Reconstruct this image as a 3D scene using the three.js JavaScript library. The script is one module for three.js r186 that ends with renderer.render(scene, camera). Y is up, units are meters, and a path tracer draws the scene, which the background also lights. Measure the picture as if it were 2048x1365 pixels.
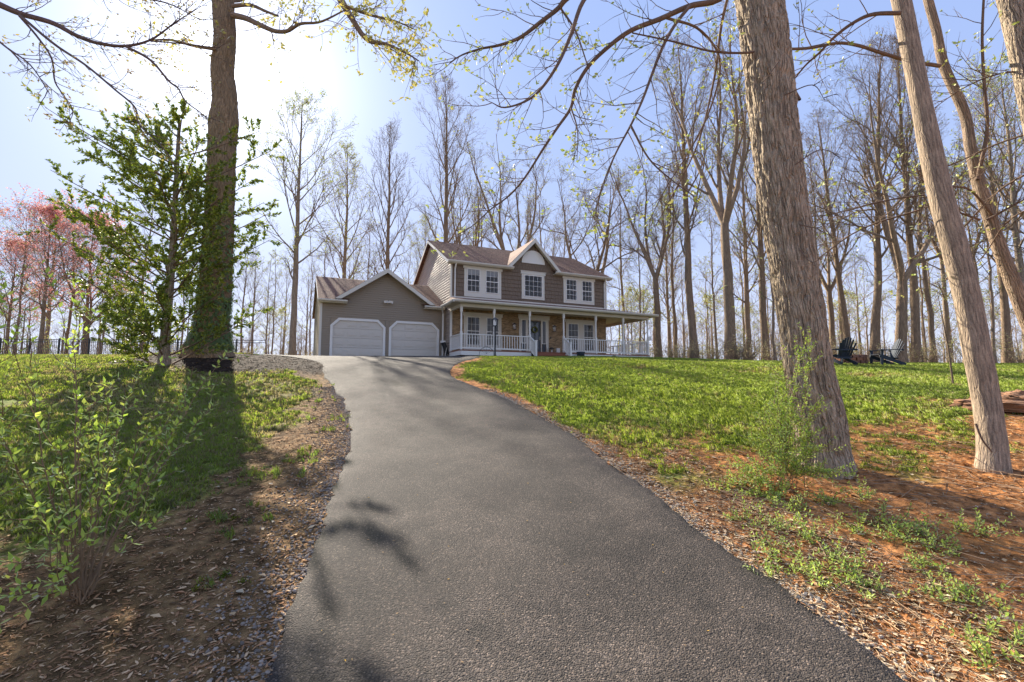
import * as THREE from 'three';
import { mergeGeometries } from 'three/addons/utils/BufferGeometryUtils.js';

// ------------------------------------------------------------------ camera, sky, sun, exposure
const F = 950, PW = 2048, PH = 1365, PITCH = Math.atan(86 / F), EYE = 1.6;
const scene = new THREE.Scene();
const camera = new THREE.PerspectiveCamera(2 * Math.atan(PH / 2 / F) * 180 / Math.PI, 1024 / 682, 0.1, 1500);
camera.position.set(0, EYE, 0);
camera.rotation.set(PITCH, 0, 0);
const renderer = new THREE.WebGLRenderer();
renderer.toneMapping = THREE.LinearToneMapping;
renderer.toneMappingExposure = 2.7;
renderer.shadowMap.enabled = true;

const cP = Math.cos(PITCH), sP = Math.sin(PITCH);
function ray(px, py) {                      // a pixel of the photograph as a direction, scaled to depth 1
  const cx = (px - PW / 2) / F, cy = (PH / 2 - py) / F, d = cP - cy * sP;
  return new THREE.Vector3(cx / d, (cy * cP + sP) / d, -1);
}
function at(px, py, D) { const r = ray(px, py).multiplyScalar(D); r.y += EYE; return r; }
const SUN = ray(450, 132).normalize();

{ // the sky: air only, brighter towards the sun
  const W = 1024, H = 512, a = new Float32Array(W * H * 4);
  for (let j = 0; j < H; j++) for (let i = 0; i < W; i++) {
    const el = ((j + 0.5) / H - 0.5) * Math.PI, az = ((i + 0.5) / W - 0.5) * 2 * Math.PI;
    const y = Math.sin(el), x = Math.cos(el) * Math.cos(az), z = Math.cos(el) * Math.sin(az);
    const ang = Math.acos(Math.max(-1, Math.min(1, x * SUN.x + y * SUN.y + z * SUN.z))) * 180 / Math.PI;
    const h = Math.exp(-Math.max(0, y) * 4.2);
    const g = 0.75 * Math.exp(-ang / 6) + 0.115 * Math.exp(-ang / 20);
    const k = (j * W + i) * 4;
    a[k] = 0.124 + 0.242 * h + g; a[k + 1] = 0.183 + 0.206 * h + g * 0.97; a[k + 2] = 0.345 + 0.107 * h + g * 0.92; a[k + 3] = 1;
  }
  const t = new THREE.DataTexture(a, W, H, THREE.RGBAFormat, THREE.FloatType);
  t.mapping = THREE.EquirectangularReflectionMapping; t.magFilter = THREE.LinearFilter; t.needsUpdate = true;
  scene.background = t; scene.environment = t;
}
const sun = new THREE.DirectionalLight(new THREE.Color(1, 0.91, 0.76), 5);
sun.target.position.set(0, 0, -15); sun.position.copy(SUN).multiplyScalar(120).add(sun.target.position);
sun.castShadow = true; sun.shadow.mapSize.set(4096, 4096);
Object.assign(sun.shadow.camera, { left: -60, right: 60, top: 60, bottom: -60, near: 1, far: 300 });
scene.add(sun, sun.target);

// ------------------------------------------------------------------ helpers
function RNG(s) { let a = s >>> 0; return () => { a = (a + 0x6D2B79F5) | 0; let t = Math.imul(a ^ (a >>> 15), 1 | a); t = (t + Math.imul(t ^ (t >>> 7), 61 | t)) ^ t; return ((t ^ (t >>> 14)) >>> 0) / 4294967296; }; }
const V = (x, y, z) => new THREE.Vector3(x, y, z);
const clamp = (x, a, b) => Math.max(a, Math.min(b, x)), lerp = (a, b, t) => a + (b - a) * t;
const smooth = (a, b, x) => { const t = clamp((x - a) / (b - a), 0, 1); return t * t * (3 - 2 * t); };
const hash = (x, y, s = 0) => { let h = Math.imul(x | 0, 374761393) ^ Math.imul(y | 0, 668265263) ^ Math.imul(s | 0, 1442695041); h = Math.imul(h ^ (h >>> 13), 1274126177); return ((h ^ (h >>> 16)) >>> 0) / 4294967296; };
function vnoise(x, y, per = 0, s = 0) {
  const xi = Math.floor(x), yi = Math.floor(y), fx = x - xi, fy = y - yi, u = fx * fx * (3 - 2 * fx), v = fy * fy * (3 - 2 * fy);
  const pu = per.length ? per[0] : per, pv = per.length ? per[1] : per, w = pu ? (k) => ((k % pu) + pu) % pu : (k) => k, q = pv ? (k) => ((k % pv) + pv) % pv : (k) => k;
  const a = hash(w(xi), q(yi), s), b = hash(w(xi + 1), q(yi), s), c = hash(w(xi), q(yi + 1), s), d = hash(w(xi + 1), q(yi + 1), s);
  return lerp(lerp(a, b, u), lerp(c, d, u), v);
}
function fbm(x, y, oct = 4, per = 0, s = 0) { let v = 0, a = 0.5, t = 0; for (let i = 0; i < oct; i++) { v += a * vnoise(x, y, per, s + i); t += a; x *= 2; y *= 2; per = per.length ? [per[0] * 2, per[1] * 2] : per * 2; a *= 0.5; } return v / t; }
const names = {};
function numbered(n) { const k = names[n] = (names[n] ?? -1) + 1; return k ? `${n}_${String(k).padStart(3, '0')}` : n; }
function tag(o, label, category, group, kind) {
  o.userData.label = label; o.userData.category = category;
  if (group) o.userData.group = group;
  if (kind) o.userData.kind = kind;
  return o;
}
function shadows(o) { o.traverse((m) => { if (m.isMesh) { m.castShadow = true; m.receiveShadow = true; } }); return o; }
function top(o, name) { o.name = numbered(name); scene.add(o); return o; }
function part(name, geo, m, parent) { const o = new THREE.Mesh(geo, m); o.name = name; o.castShadow = o.receiveShadow = true; parent.add(o); return o; }
function stuffPart(name, geo, m, parent) { const o = part(name, geo, m, parent); o.userData.kind = 'stuff'; return o; }
const std = (r, g, b, rough = 0.8, extra = {}) => new THREE.MeshStandardMaterial({ color: new THREE.Color().setRGB(r, g, b), roughness: rough, side: THREE.DoubleSide, ...extra });
const leafMat = (r, g, b, tr = 0.5, rough = 0.75) => new THREE.MeshPhysicalMaterial({ color: new THREE.Color().setRGB(r, g, b), roughness: rough, transmission: tr, thickness: 0, side: THREE.DoubleSide, vertexColors: true });

// geometry collector: tubes, quads, boxes
class GB {
  constructor() { this.p = []; this.n = []; this.u = []; this.c = []; this.i = []; this.col = null; }
  v(x, y, z, nx, ny, nz, u, w) { this.p.push(x, y, z); this.n.push(nx, ny, nz); this.u.push(u, w); if (this.col) this.c.push(...this.col); return this.p.length / 3 - 1; }
  tube(pts, rad, sides, vary = null) {
    let t0 = V(0, 0, 0).subVectors(pts[1], pts[0]).normalize(), nrm = Math.abs(t0.y) > 0.9 ? V(1, 0, 0) : V(0, 1, 0);
    nrm.addScaledVector(t0, -nrm.dot(t0)).normalize();
    const bin = V(0, 0, 0), tan = V(0, 0, 0); let len = 0, prev = -1;
    for (let k = 0; k < pts.length; k++) {
      if (k === 0) tan.copy(t0); else if (k === pts.length - 1) tan.subVectors(pts[k], pts[k - 1]).normalize(); else tan.subVectors(pts[k + 1], pts[k - 1]).normalize();
      if (k) len += pts[k].distanceTo(pts[k - 1]);
      nrm.addScaledVector(tan, -nrm.dot(tan)).normalize(); bin.crossVectors(tan, nrm);
      const start = this.p.length / 3;
      for (let s = 0; s <= sides; s++) {
        const a = s / sides * Math.PI * 2, ca = Math.cos(a), sa = Math.sin(a), r = rad[k] * (vary ? vary(a, len, k, pts[k]) : 1);
        const nx = nrm.x * ca + bin.x * sa, ny = nrm.y * ca + bin.y * sa, nz = nrm.z * ca + bin.z * sa;
        this.v(pts[k].x + nx * r, pts[k].y + ny * r, pts[k].z + nz * r, nx, ny, nz, s / sides * Math.max(1, Math.round(rad[0] * 6.28 / 1.1)), len / 1.7);
      }
      if (prev >= 0) for (let s = 0; s < sides; s++) { const a = prev + s, b = a + 1, c = start + s, d = c + 1; this.i.push(a, b, d, a, d, c); }
      prev = start;
    }
    return this;
  }
  quad(a, b, c, d, uw = 1, uh = 1) {
    const n = V(0, 0, 0).subVectors(b, a).cross(V(0, 0, 0).subVectors(d, a)).normalize();
    const k = this.v(a.x, a.y, a.z, n.x, n.y, n.z, 0, 0); this.v(b.x, b.y, b.z, n.x, n.y, n.z, uw, 0); this.v(c.x, c.y, c.z, n.x, n.y, n.z, uw, uh); this.v(d.x, d.y, d.z, n.x, n.y, n.z, 0, uh);
    this.i.push(k, k + 1, k + 2, k, k + 2, k + 3); return this;
  }
  box(x0, x1, y0, y1, z0, z1) {
    const q = (a, b, c, d) => this.quad(V(...a), V(...b), V(...c), V(...d), Math.hypot(b[0] - a[0], b[1] - a[1], b[2] - a[2]), Math.hypot(d[0] - a[0], d[1] - a[1], d[2] - a[2]));
    q([x0, y0, z1], [x1, y0, z1], [x1, y1, z1], [x0, y1, z1]); q([x1, y0, z0], [x0, y0, z0], [x0, y1, z0], [x1, y1, z0]);
    q([x0, y0, z0], [x0, y0, z1], [x0, y1, z1], [x0, y1, z0]); q([x1, y0, z1], [x1, y0, z0], [x1, y1, z0], [x1, y1, z1]);
    q([x0, y1, z1], [x1, y1, z1], [x1, y1, z0], [x0, y1, z0]); q([x0, y0, z0], [x1, y0, z0], [x1, y0, z1], [x0, y0, z1]);
    return this;
  }
  bar(a, b, w, h) {                     // a straight bar of rectangular section, w across and h tall
    const t = V(0, 0, 0).subVectors(b, a).normalize(), s = (Math.abs(t.y) > 0.95 ? V(1, 0, 0) : V(0, 1, 0)).cross(t).normalize().multiplyScalar(w / 2), u = V(0, 0, 0).crossVectors(t, s).normalize().multiplyScalar(h / 2);
    const c = (p, i, j) => V(p.x + s.x * i + u.x * j, p.y + s.y * i + u.y * j, p.z + s.z * i + u.z * j), L = a.distanceTo(b);
    for (const [i, j, k, l] of [[-1, -1, 1, -1], [1, -1, 1, 1], [1, 1, -1, 1], [-1, 1, -1, -1]]) this.quad(c(a, i, j), c(a, k, l), c(b, k, l), c(b, i, j), w, L);
    this.quad(c(a, -1, -1), c(a, -1, 1), c(a, 1, 1), c(a, 1, -1)); this.quad(c(b, -1, -1), c(b, 1, -1), c(b, 1, 1), c(b, -1, 1));
    return this;
  }
  prism(pts, d) {                        // a flat polygon given thickness d (a vector)
    const n = V(0, 0, 0).subVectors(pts[1], pts[0]).cross(V(0, 0, 0).subVectors(pts[2], pts[0])).normalize(), flip = n.dot(d) > 0 ? -1 : 1;
    const ux = V(0, 0, 0).subVectors(pts[1], pts[0]).normalize(), uy = V(0, 0, 0).crossVectors(n, ux);
    for (const [off, s] of [[0, 1], [1, -1]]) {
      const k0 = this.p.length / 3;
      for (const p of pts) this.v(p.x + d.x * off, p.y + d.y * off, p.z + d.z * off, n.x * s * flip, n.y * s * flip, n.z * s * flip, ux.dot(p), uy.dot(p));
      for (let k = 1; k < pts.length - 1; k++) if (s * flip > 0) this.i.push(k0, k0 + k, k0 + k + 1); else this.i.push(k0, k0 + k + 1, k0 + k);
    }
    for (let k = 0; k < pts.length; k++) { const a = pts[k], b = pts[(k + 1) % pts.length]; this.quad(a, b, b.clone().add(d), a.clone().add(d), a.distanceTo(b), d.length()); }
    return this;
  }
  leaf(p, dir, nrm, L, W, fold = 0.25) { // a pointed leaf of four triangles, folded along its midrib
    const s = V(0, 0, 0).crossVectors(dir, nrm).normalize(), m = V(p.x + dir.x * L * 0.45 - nrm.x * L * fold * 0.3, p.y + dir.y * L * 0.45 - nrm.y * L * fold * 0.3, p.z + dir.z * L * 0.45 - nrm.z * L * fold * 0.3);
    const k = this.v(p.x, p.y, p.z, nrm.x, nrm.y, nrm.z, 0, 0);
    this.v(m.x + s.x * W / 2 + nrm.x * W * fold, m.y + s.y * W / 2 + nrm.y * W * fold, m.z + s.z * W / 2 + nrm.z * W * fold, nrm.x - s.x * 0.4, nrm.y - s.y * 0.4, nrm.z - s.z * 0.4, 1, 0.5);
    this.v(m.x, m.y, m.z, nrm.x, nrm.y, nrm.z, 0.5, 0.5);
    this.v(m.x - s.x * W / 2 + nrm.x * W * fold, m.y - s.y * W / 2 + nrm.y * W * fold, m.z - s.z * W / 2 + nrm.z * W * fold, nrm.x + s.x * 0.4, nrm.y + s.y * 0.4, nrm.z + s.z * 0.4, 0, 0.5);
    this.v(p.x + dir.x * L, p.y + dir.y * L, p.z + dir.z * L, nrm.x, nrm.y, nrm.z, 1, 1);
    this.i.push(k, k + 1, k + 2, k, k + 2, k + 3, k + 1, k + 4, k + 2, k + 2, k + 4, k + 3); return this;
  }
  geo() {
    const g = new THREE.BufferGeometry();
    g.setAttribute('position', new THREE.Float32BufferAttribute(this.p, 3)); g.setAttribute('normal', new THREE.Float32BufferAttribute(this.n, 3)); g.setAttribute('uv', new THREE.Float32BufferAttribute(this.u, 2));
    if (this.c.length) g.setAttribute('color', new THREE.Float32BufferAttribute(this.c, 3));
    g.setIndex(this.i); return g;
  }
}
function tex(size, fn, srgb = false, repeat = 1) {
  const a = new Uint8Array(size * size * 4);
  for (let j = 0; j < size; j++) for (let i = 0; i < size; i++) { const c = fn(i / size, j / size, i, j), k = (j * size + i) * 4; a[k] = clamp(c[0], 0, 1) * 255; a[k + 1] = clamp(c[1], 0, 1) * 255; a[k + 2] = clamp(c[2], 0, 1) * 255; a[k + 3] = 255; }
  const t = new THREE.DataTexture(a, size, size); t.wrapS = t.wrapT = THREE.RepeatWrapping; t.magFilter = THREE.LinearFilter; t.repeat.set(repeat, repeat);
  if (srgb) t.colorSpace = THREE.SRGBColorSpace;
  t.needsUpdate = true; return t;
}
const rvec = (r) => { const z = r() * 2 - 1, a = r() * 6.2832, s = Math.sqrt(1 - z * z); return V(s * Math.cos(a), z, s * Math.sin(a)); };

// ------------------------------------------------------------------ terrain
const PROFILE = [[-60, -3.2], [-20, -2.7], [-6, -2.35], [0, -1.97], [2.63, -1.55], [6.44, -0.9], [9.87, -0.34], [12, 0.02], [14, 0.36], [16, 0.67], [18, 0.92], [20, 1.12], [22, 1.27], [24, 1.38], [26, 1.47], [30, 1.53], [40, 1.5], [60, 1.3], [100, 0.4], [200, -2], [800, -6]];
const profSlope = PROFILE.map((p, k) => { const a = PROFILE[Math.max(0, k - 1)], b = PROFILE[Math.min(PROFILE.length - 1, k + 1)]; return (b[1] - a[1]) / (b[0] - a[0]); });
function base(D) {
  let k = 0; while (k < PROFILE.length - 2 && D > PROFILE[k + 1][0]) k++;
  const [x0, y0] = PROFILE[k], [x1, y1] = PROFILE[k + 1], h = x1 - x0, t = clamp((D - x0) / h, 0, 1), t2 = t * t, t3 = t2 * t;
  return (2 * t3 - 3 * t2 + 1) * y0 + (t3 - 2 * t2 + t) * h * profSlope[k] + (-2 * t3 + 3 * t2) * y1 + (t3 - t2) * h * profSlope[k + 1];
}
const CTRL = [ // x, depth, height over the driveway's profile
  [0.4, 2.6, 0], [-1, 5, 0], [0.5, 5, 0], [-0.6, 6.4, 0], [-1.8, 9.9, 0], [-2.7, 11.6, 0], [-3.6, 14, 0], [-5, 17, 0], [-6.5, 20, 0], [-7, 25, 0], [-3, 24, 0], [-2, 20, 0], [-11, 22, -0.02],
  [-9.3, 14.5, 0.44], [-9.2, 12.5, 0.4], [-8, 13.6, 0.36], [-19, 18, 0.06], [-14.7, 17, 0.18], [-12, 12, 0.3], [-8, 10, 0.16], [-6, 12, 0.1], [-6, 9, 0.02], [-5.4, 15, 0.1], [-6.9, 17, 0.1], [-9, 18, 0.16],
  [-4, 3, 0.06], [-5, 5, 0.05], [-9, 6, 0.15], [-25, 28, 0.05], [-15, 30, 0],
  [1.6, 7, 0.02], [2.5, 3.5, 0.02], [4, 5.7, 0.02], [6, 5.6, 0.03], [3, 9, 0.06], [6, 12, 0.02], [2, 12, 0.1], [1, 15, 0.06], [0, 18, 0.0], [0.5, 22, -0.05], [2, 20, -0.05], [4, 23, -0.08], [5, 18, -0.06], [8, 20, -0.18], [12.8, 18.5, -0.24], [20, 20, -0.32], [13, 13, -0.12],
  [8.5, 8.2, 0.2], [10, 7.5, 0.2], [20, 30, -0.36], [28, 40, -0.2], [5, 26, 0], [9.5, 30, -0.04], [-3, 32, 0.02], [4, 36, 0.05], [0, 55, 0], [-40, 50, 0], [50, 60, 0], [50, 10, -0.3], [-40, 5, 0.3], [0, -20, 0], [30, -20, 0], [-30, -20, 0], [0, 150, 0], [100, 150, 0], [-100, 150, 0],
];
const TPS = (() => {
  const n = CTRL.length, m = n + 3, A = [], ph = (r2) => r2 < 1e-9 ? 0 : 0.5 * r2 * Math.log(r2);
  for (let i = 0; i < n; i++) { const row = new Float64Array(m + 1); for (let j = 0; j < n; j++) row[j] = ph((CTRL[i][0] - CTRL[j][0]) ** 2 + (CTRL[i][1] - CTRL[j][1]) ** 2) + (i === j ? 0.4 : 0); row[n] = 1; row[n + 1] = CTRL[i][0]; row[n + 2] = CTRL[i][1]; row[m] = CTRL[i][2]; A.push(row); }
  for (let k = 0; k < 3; k++) { const row = new Float64Array(m + 1); for (let j = 0; j < n; j++) row[j] = k === 0 ? 1 : CTRL[j][k - 1]; A.push(row); }
  for (let c = 0; c < m; c++) { let p = c; for (let r = c + 1; r < m; r++) if (Math.abs(A[r][c]) > Math.abs(A[p][c])) p = r; [A[c], A[p]] = [A[p], A[c]]; for (let r = 0; r < m; r++) if (r !== c) { const q = A[r][c] / A[c][c]; if (q) for (let k = c; k <= m; k++) A[r][k] -= q * A[c][k]; } }
  const w = A.map((row, i) => row[m] / row[i]);
  return (x, D) => { let v = w[n] + w[n + 1] * x + w[n + 2] * D; for (let j = 0; j < n; j++) v += w[j] * ph((x - CTRL[j][0]) ** 2 + (D - CTRL[j][1]) ** 2); return v; };
})();
function land(x, D) { // smooth ground height, world metres
  const far = smooth(60, 120, Math.hypot(x, D));
  return EYE + base(D) + TPS(x, D) * (1 - far);
}
const LEFT_EDGE = [[-3, -0.2], [0, -0.75], [2.63, -1.28], [3.9, -1.6], [4.84, -1.83], [6.44, -2.2], [7.84, -2.65], [9.87, -3.45], [11.65, -4.4], [13, -5.15], [14.3, -5.7], [15.6, -6.7], [17, -8.4], [18.4, -9.9], [20.4, -10.9], [25.6, -11.2]];
const RIGHT_EDGE = [[-3, 3.2], [0, 2.62], [2.63, 2.03], [3.9, 1.7], [4.84, 1.47], [6.44, 1.1], [7.84, 0.66], [9.87, -0.14], [11.65, -1.05], [13, -1.62], [14.3, -1.86], [15.6, -1.88], [17, -1.75], [18.4, -1.5], [20.4, -1.3], [22.2, -1.5], [25.6, -2.9]];
function edgeX(E, D) { let k = 0; while (k < E.length - 2 && D > E[k + 1][0]) k++; const h = E[k + 1][0] - E[k][0], t = clamp((D - E[k][0]) / h, 0, 1); const s = (i) => { const a = E[Math.max(0, i - 1)], b = E[Math.min(E.length - 1, i + 1)]; return (b[1] - a[1]) / (b[0] - a[0]); }; const t2 = t * t, t3 = t2 * t; return (2 * t3 - 3 * t2 + 1) * E[k][1] + (t3 - 2 * t2 + t) * h * s(k) + (-2 * t3 + 3 * t2) * E[k + 1][1] + (t3 - t2) * h * s(k + 1); }
const leftX = (D) => edgeX(LEFT_EDGE, D) + (vnoise(D * 1.6, 3.3) - 0.5) * 0.12 + (vnoise(D * 7, 8.1) - 0.5) * 0.05;
const rightX = (D) => edgeX(RIGHT_EDGE, D) + (vnoise(D * 1.4, 7.7) - 0.5) * 0.1 + (vnoise(D * 8, 2.1) - 0.5) * 0.05;
const PAD_END = 28.6;
// what covers the ground: 0..1 weights
function mulchRing(x, D) { const dx = (x + 8.4) / 3.5, dz = (D - 14.6) / 2.6, n = (vnoise(x * 1.3, D * 1.3, 0, 5) - 0.5) * 0.35; return 1 - smooth(0.82, 1.08, Math.hypot(dx, dz) + n); }
function lawn(x, D) {
  const n = (fbm(x * 1.1, D * 1.1, 3, 0, 11) - 0.5), n2 = (fbm(x * 4, D * 4, 2, 0, 12) - 0.5);
  const w = n * 1.5 + n2 * 0.7;
  let v = 1;
  const lx = leftX(D), rx = rightX(D);
  if (x < (lx + rx) / 2) {
    const strip = lerp(1.25, 0.45, smooth(6.5, 11.5, D)) - lerp(0, -0.25, smooth(13, 16, D));
    v = smooth(0, 0.45, lx - x - strip + w * 0.9);
    v = Math.min(v, smooth(3.9, 4.9, D + w * 1.4 + (x + 4) * -0.15));
    v *= 1 - mulchRing(x, D);
  } else {
    v = smooth(0.12, 0.5, x - rx - 0.05 + w * 0.45);
    const bd = x < 2.7 ? 5.95 : 5.95 + (x - 2.7) * 0.2;
    v = Math.min(v, smooth(-0.7, 1.3, D - bd + w * 2.2));
    if (x > 8) v = Math.min(v, smooth(0.8, 1.5, Math.hypot((x - 9.4) / 1.5, (D - 8.0) / 0.9) + w * 0.5));
  }
  const woods = x > 0 ? smooth(22.5, 25, D - (x < 11 ? 20 : 0) + w * 2) : smooth(30, 34, D);
  return clamp(v * (1 - woods), 0, 1);
}
function bare(x, D) { return clamp((fbm(x * 0.8 + 9, D * 0.8, 3, 0, 21) - 0.56) * 5, 0, 1); }
function ground(x, D) { // height of the ground mesh: sunk under the asphalt
  let h = land(x, D);
  const inside = D < PAD_END ? smooth(0.05, 0.3, Math.min(x - leftX(D), rightX(D) - x)) : 0;
  h -= 0.07 * inside;
  if (D < 16) h += (fbm(x * 2.2, D * 2.2, 3, 0, 31) - 0.5) * 0.06 * (1 - inside);
  return h;
}
const grain = tex(1024, (u, v) => { const a = fbm(u * 24, v * 24, 5, 24, 3), b = hash(u * 1024, v * 1024, 9), k = clamp(0.62 + (a - 0.5) * 0.7 + (b - 0.5) * 0.4, 0.1, 1); return [k, k, k]; }, true);
const grainH = tex(1024, (u, v) => { const a = fbm(u * 32, v * 32, 5, 32, 4), k = clamp(0.5 + (a - 0.5) * 1.8, 0, 1); return [k, k, k]; });
{
  const xs = [], ds = [];
  for (let x = -400; x < 400;) { xs.push(x); const a = x < -7 ? -7 - x : x > 9.5 ? x - 9.5 : 0; x += 0.1 + a * 0.055; }
  for (let d = -40; d < 700;) { ds.push(d); const a = d < 2 ? 2 - d : d > 9 ? d - 9 : 0; d += 0.09 + a * 0.035; }
  xs.push(400); ds.push(700);
  const p = [], c = [], u = [], idx = [], nx = xs.length, nd = ds.length;
  for (let j = 0; j < nd; j++) for (let i = 0; i < nx; i++) {
    const x = xs[i], D = ds[j];
    p.push(x, ground(x, D), -D); u.push(x / 1.9, D / 1.9);
    const L = lawn(x, D), M = x < -4 && D < 19 ? mulchRing(x, D) : 0, n = fbm(x * 0.7, D * 0.7, 3, 0, 41), n2 = fbm(x * 3, D * 3, 3, 0, 42), mid = (leftX(D) + rightX(D)) / 2;
    let r, g, b;
    if (D > 24 || Math.abs(x) > 30) { r = 0.2; g = 0.145; b = 0.085; }                       // leaf-strewn floor of the wood
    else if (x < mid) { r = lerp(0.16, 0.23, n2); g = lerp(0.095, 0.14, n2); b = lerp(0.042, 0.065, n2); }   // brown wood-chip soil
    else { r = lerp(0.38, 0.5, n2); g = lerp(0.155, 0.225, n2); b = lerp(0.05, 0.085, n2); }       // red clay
    const lr = lerp(0.17, 0.23, n), lg = lerp(0.21, 0.26, n), lb = 0.045;                       // soil and thatch seen between the blades
    const k = L * (1 - 0.6 * bare(x, D));
    r = lerp(r, lr, k); g = lerp(g, lg, k); b = lerp(b, lb, k);
    r = lerp(r, 0.05, M); g = lerp(g, 0.033, M); b = lerp(b, 0.023, M); // the bed of dark dyed bark mulch round the massive trunk
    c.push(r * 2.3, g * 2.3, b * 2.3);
  }
  for (let j = 0; j < nd - 1; j++) for (let i = 0; i < nx - 1; i++) { const a = j * nx + i; idx.push(a, a + 1, a + nx + 1, a, a + nx + 1, a + nx); }
  const g = new THREE.BufferGeometry();
  g.setAttribute('position', new THREE.Float32BufferAttribute(p, 3)); g.setAttribute('color', new THREE.Float32BufferAttribute(c, 3)); g.setAttribute('uv', new THREE.Float32BufferAttribute(u, 2));
  g.setIndex(idx); g.computeVertexNormals();
  const m = new THREE.MeshPhysicalMaterial({ specularIntensity: 0.15, vertexColors: true, map: grain, bumpMap: grainH, bumpScale: 0.012, roughness: 0.95, side: THREE.DoubleSide });
  const o = top(new THREE.Mesh(g, m), 'ground'); o.receiveShadow = true; o.userData.kind = 'structure';
}
// ------------------------------------------------------------------ driveway
{
  const N = 190, cells = [];
  for (let k = 0; k < N * N; k++) cells.push([hash(k, 1), hash(k, 2), hash(k, 3), hash(k, 4)]);
  const S = 1024, near = new Float32Array(S * S * 2);
  for (let j = 0; j < S; j++) for (let i = 0; i < S; i++) {
    const x = i / S * N, y = j / S * N, xi = Math.floor(x), yi = Math.floor(y); let best = 9, id = 0;
    for (let b = -1; b <= 1; b++) for (let a = -1; a <= 1; a++) { const q = ((xi + a + N) % N) + ((yi + b + N) % N) * N, c = cells[q], d = Math.hypot(xi + a + c[0] - x, yi + b + c[1] - y) / (0.6 + c[3] * 0.6); if (d < best) { best = d; id = q; } }
    near[(j * S + i) * 2] = best; near[(j * S + i) * 2 + 1] = id;
  }
  const map = tex(S, (u, v, i, j) => { const q = (j * S + i) * 2, c = cells[near[q + 1]], st = c[2], big = fbm(u * 8, v * 8, 3, 8, 6); let k = 0.19 + 0.16 * st * st + (st > 0.95 ? 0.07 : 0) + (big - 0.5) * 0.1; if (near[q] > 0.62) k -= 0.05; return [k * (1.12 + 0.06 * (c[3] - 0.5)), k, k * (0.9 - 0.06 * (c[3] - 0.5))]; }, true);
  const hgt = tex(S, (u, v, i, j) => { const q = (j * S + i) * 2, c = cells[near[q + 1]], k = clamp((0.75 - near[q]) * 1.1, 0, 0.7) + c[3] * 0.3; return [k, k, k]; });
  const rows = [], NX = 44; for (let d = -2.5; d < PAD_END;) { rows.push(d); d += d < 8 ? 0.08 : d < 16 ? 0.16 : 0.3; } rows.push(PAD_END);
  const p = [], u = [], c = [], idx = [], W = NX + 3;
  for (const D of rows) {
    const a = leftX(D), b = rightX(D);
    for (let k = -1; k <= NX + 1; k++) {
      const t = clamp(k / NX, 0, 1), skirt = k < 0 || k > NX, x = lerp(a, b, t) + (skirt ? (k < 0 ? -0.05 : 0.05) : 0), e = Math.min(t, 1 - t) * (b - a);
      p.push(x, land(x, D) + (skirt ? -0.08 : 0.02 * smooth(0, 0.25, e) + 0.012 + (fbm(x * 1.5, D * 1.5, 2, 0, 51) - 0.5) * 0.02), -D); u.push(x / 1.7, D / 1.7);
      const n = 0.9 + (fbm(x * 0.9 + 5, D * 0.5, 4, 0, 52) - 0.5) * 0.85 + (fbm(x * 6, D * 6, 2, 0, 53) - 0.5) * 0.2; c.push(n, n * 0.985, n * 0.965);
    }
  }
  for (let j = 0; j < rows.length - 1; j++) for (let i = 0; i < W - 1; i++) { const a = j * W + i; idx.push(a, a + 1, a + W + 1, a, a + W + 1, a + W); }
  const g = new THREE.BufferGeometry();
  g.setAttribute('position', new THREE.Float32BufferAttribute(p, 3)); g.setAttribute('uv', new THREE.Float32BufferAttribute(u, 2)); g.setAttribute('color', new THREE.Float32BufferAttribute(c, 3)); g.setIndex(idx); g.computeVertexNormals();
  const m = new THREE.MeshPhysicalMaterial({ specularIntensity: 0.6, map, bumpMap: hgt, bumpScale: 0.005, roughness: 0.85, vertexColors: true, side: THREE.DoubleSide });
  const o = top(new THREE.Mesh(g, m), 'driveway'); o.receiveShadow = true; o.userData.kind = 'structure';
}
// ------------------------------------------------------------------ house
const M = {
  siding: std(0.29, 0.23, 0.16, 0.6), shake: std(0.185, 0.132, 0.092, 0.85), trim: std(0.66, 0.61, 0.52, 0.55), white: std(0.78, 0.74, 0.67, 0.5), door: std(0.62, 0.56, 0.47, 0.5),
  soffit: std(0.62, 0.56, 0.44, 0.7), deck: std(0.24, 0.085, 0.045, 0.7), red: std(0.42, 0.1, 0.05, 0.7), dark: std(0.012, 0.012, 0.014, 0.5), black: std(0.02, 0.02, 0.022, 0.45), room: std(0.34, 0.31, 0.27, 0.9), floor: std(0.3, 0.2, 0.12, 0.6), blind: std(0.5, 0.5, 0.5, 0.8), slate: std(0.05, 0.058, 0.07, 0.5),
  glass: new THREE.MeshPhysicalMaterial({ color: 0xffffff, roughness: 0.02, transmission: 1, thickness: 0, ior: 1.5, side: THREE.DoubleSide }),
};
const roofMap = tex(512, (u, v) => { const tab = hash(Math.floor(u * 24), Math.floor(v * 28), 3), n = fbm(u * 90, v * 90, 3, 90, 61); const k = 0.5 + (tab - 0.5) * 0.28 + (n - 0.5) * 0.5; return [k * 0.98, k * 0.8, k * 0.7]; }, true);
M.roof = new THREE.MeshStandardMaterial({ map: roofMap, roughness: 0.92, side: THREE.DoubleSide, color: new THREE.Color().setRGB(0.95, 0.82, 0.75) });
const brickMap = tex(1024, (u, v) => { const row = Math.floor(v * 30), off = row % 2 ? 0.5 : 0, cx = u * 10 + off, col = Math.floor(cx) % 10, fx = cx - Math.floor(cx), fy = v * 30 - row, mortar = fx < 0.045 || fy < 0.14, t = hash(col, row, 7), n = fbm(u * 60, v * 60, 3, 60, 71) - 0.5; if (mortar) return [0.68 + n * 0.1, 0.6 + n * 0.1, 0.48 + n * 0.1]; const k = 0.8 + t * 0.35 + n * 0.25; return [0.62 * k, 0.51 * k, 0.38 * k]; }, true);
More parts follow.
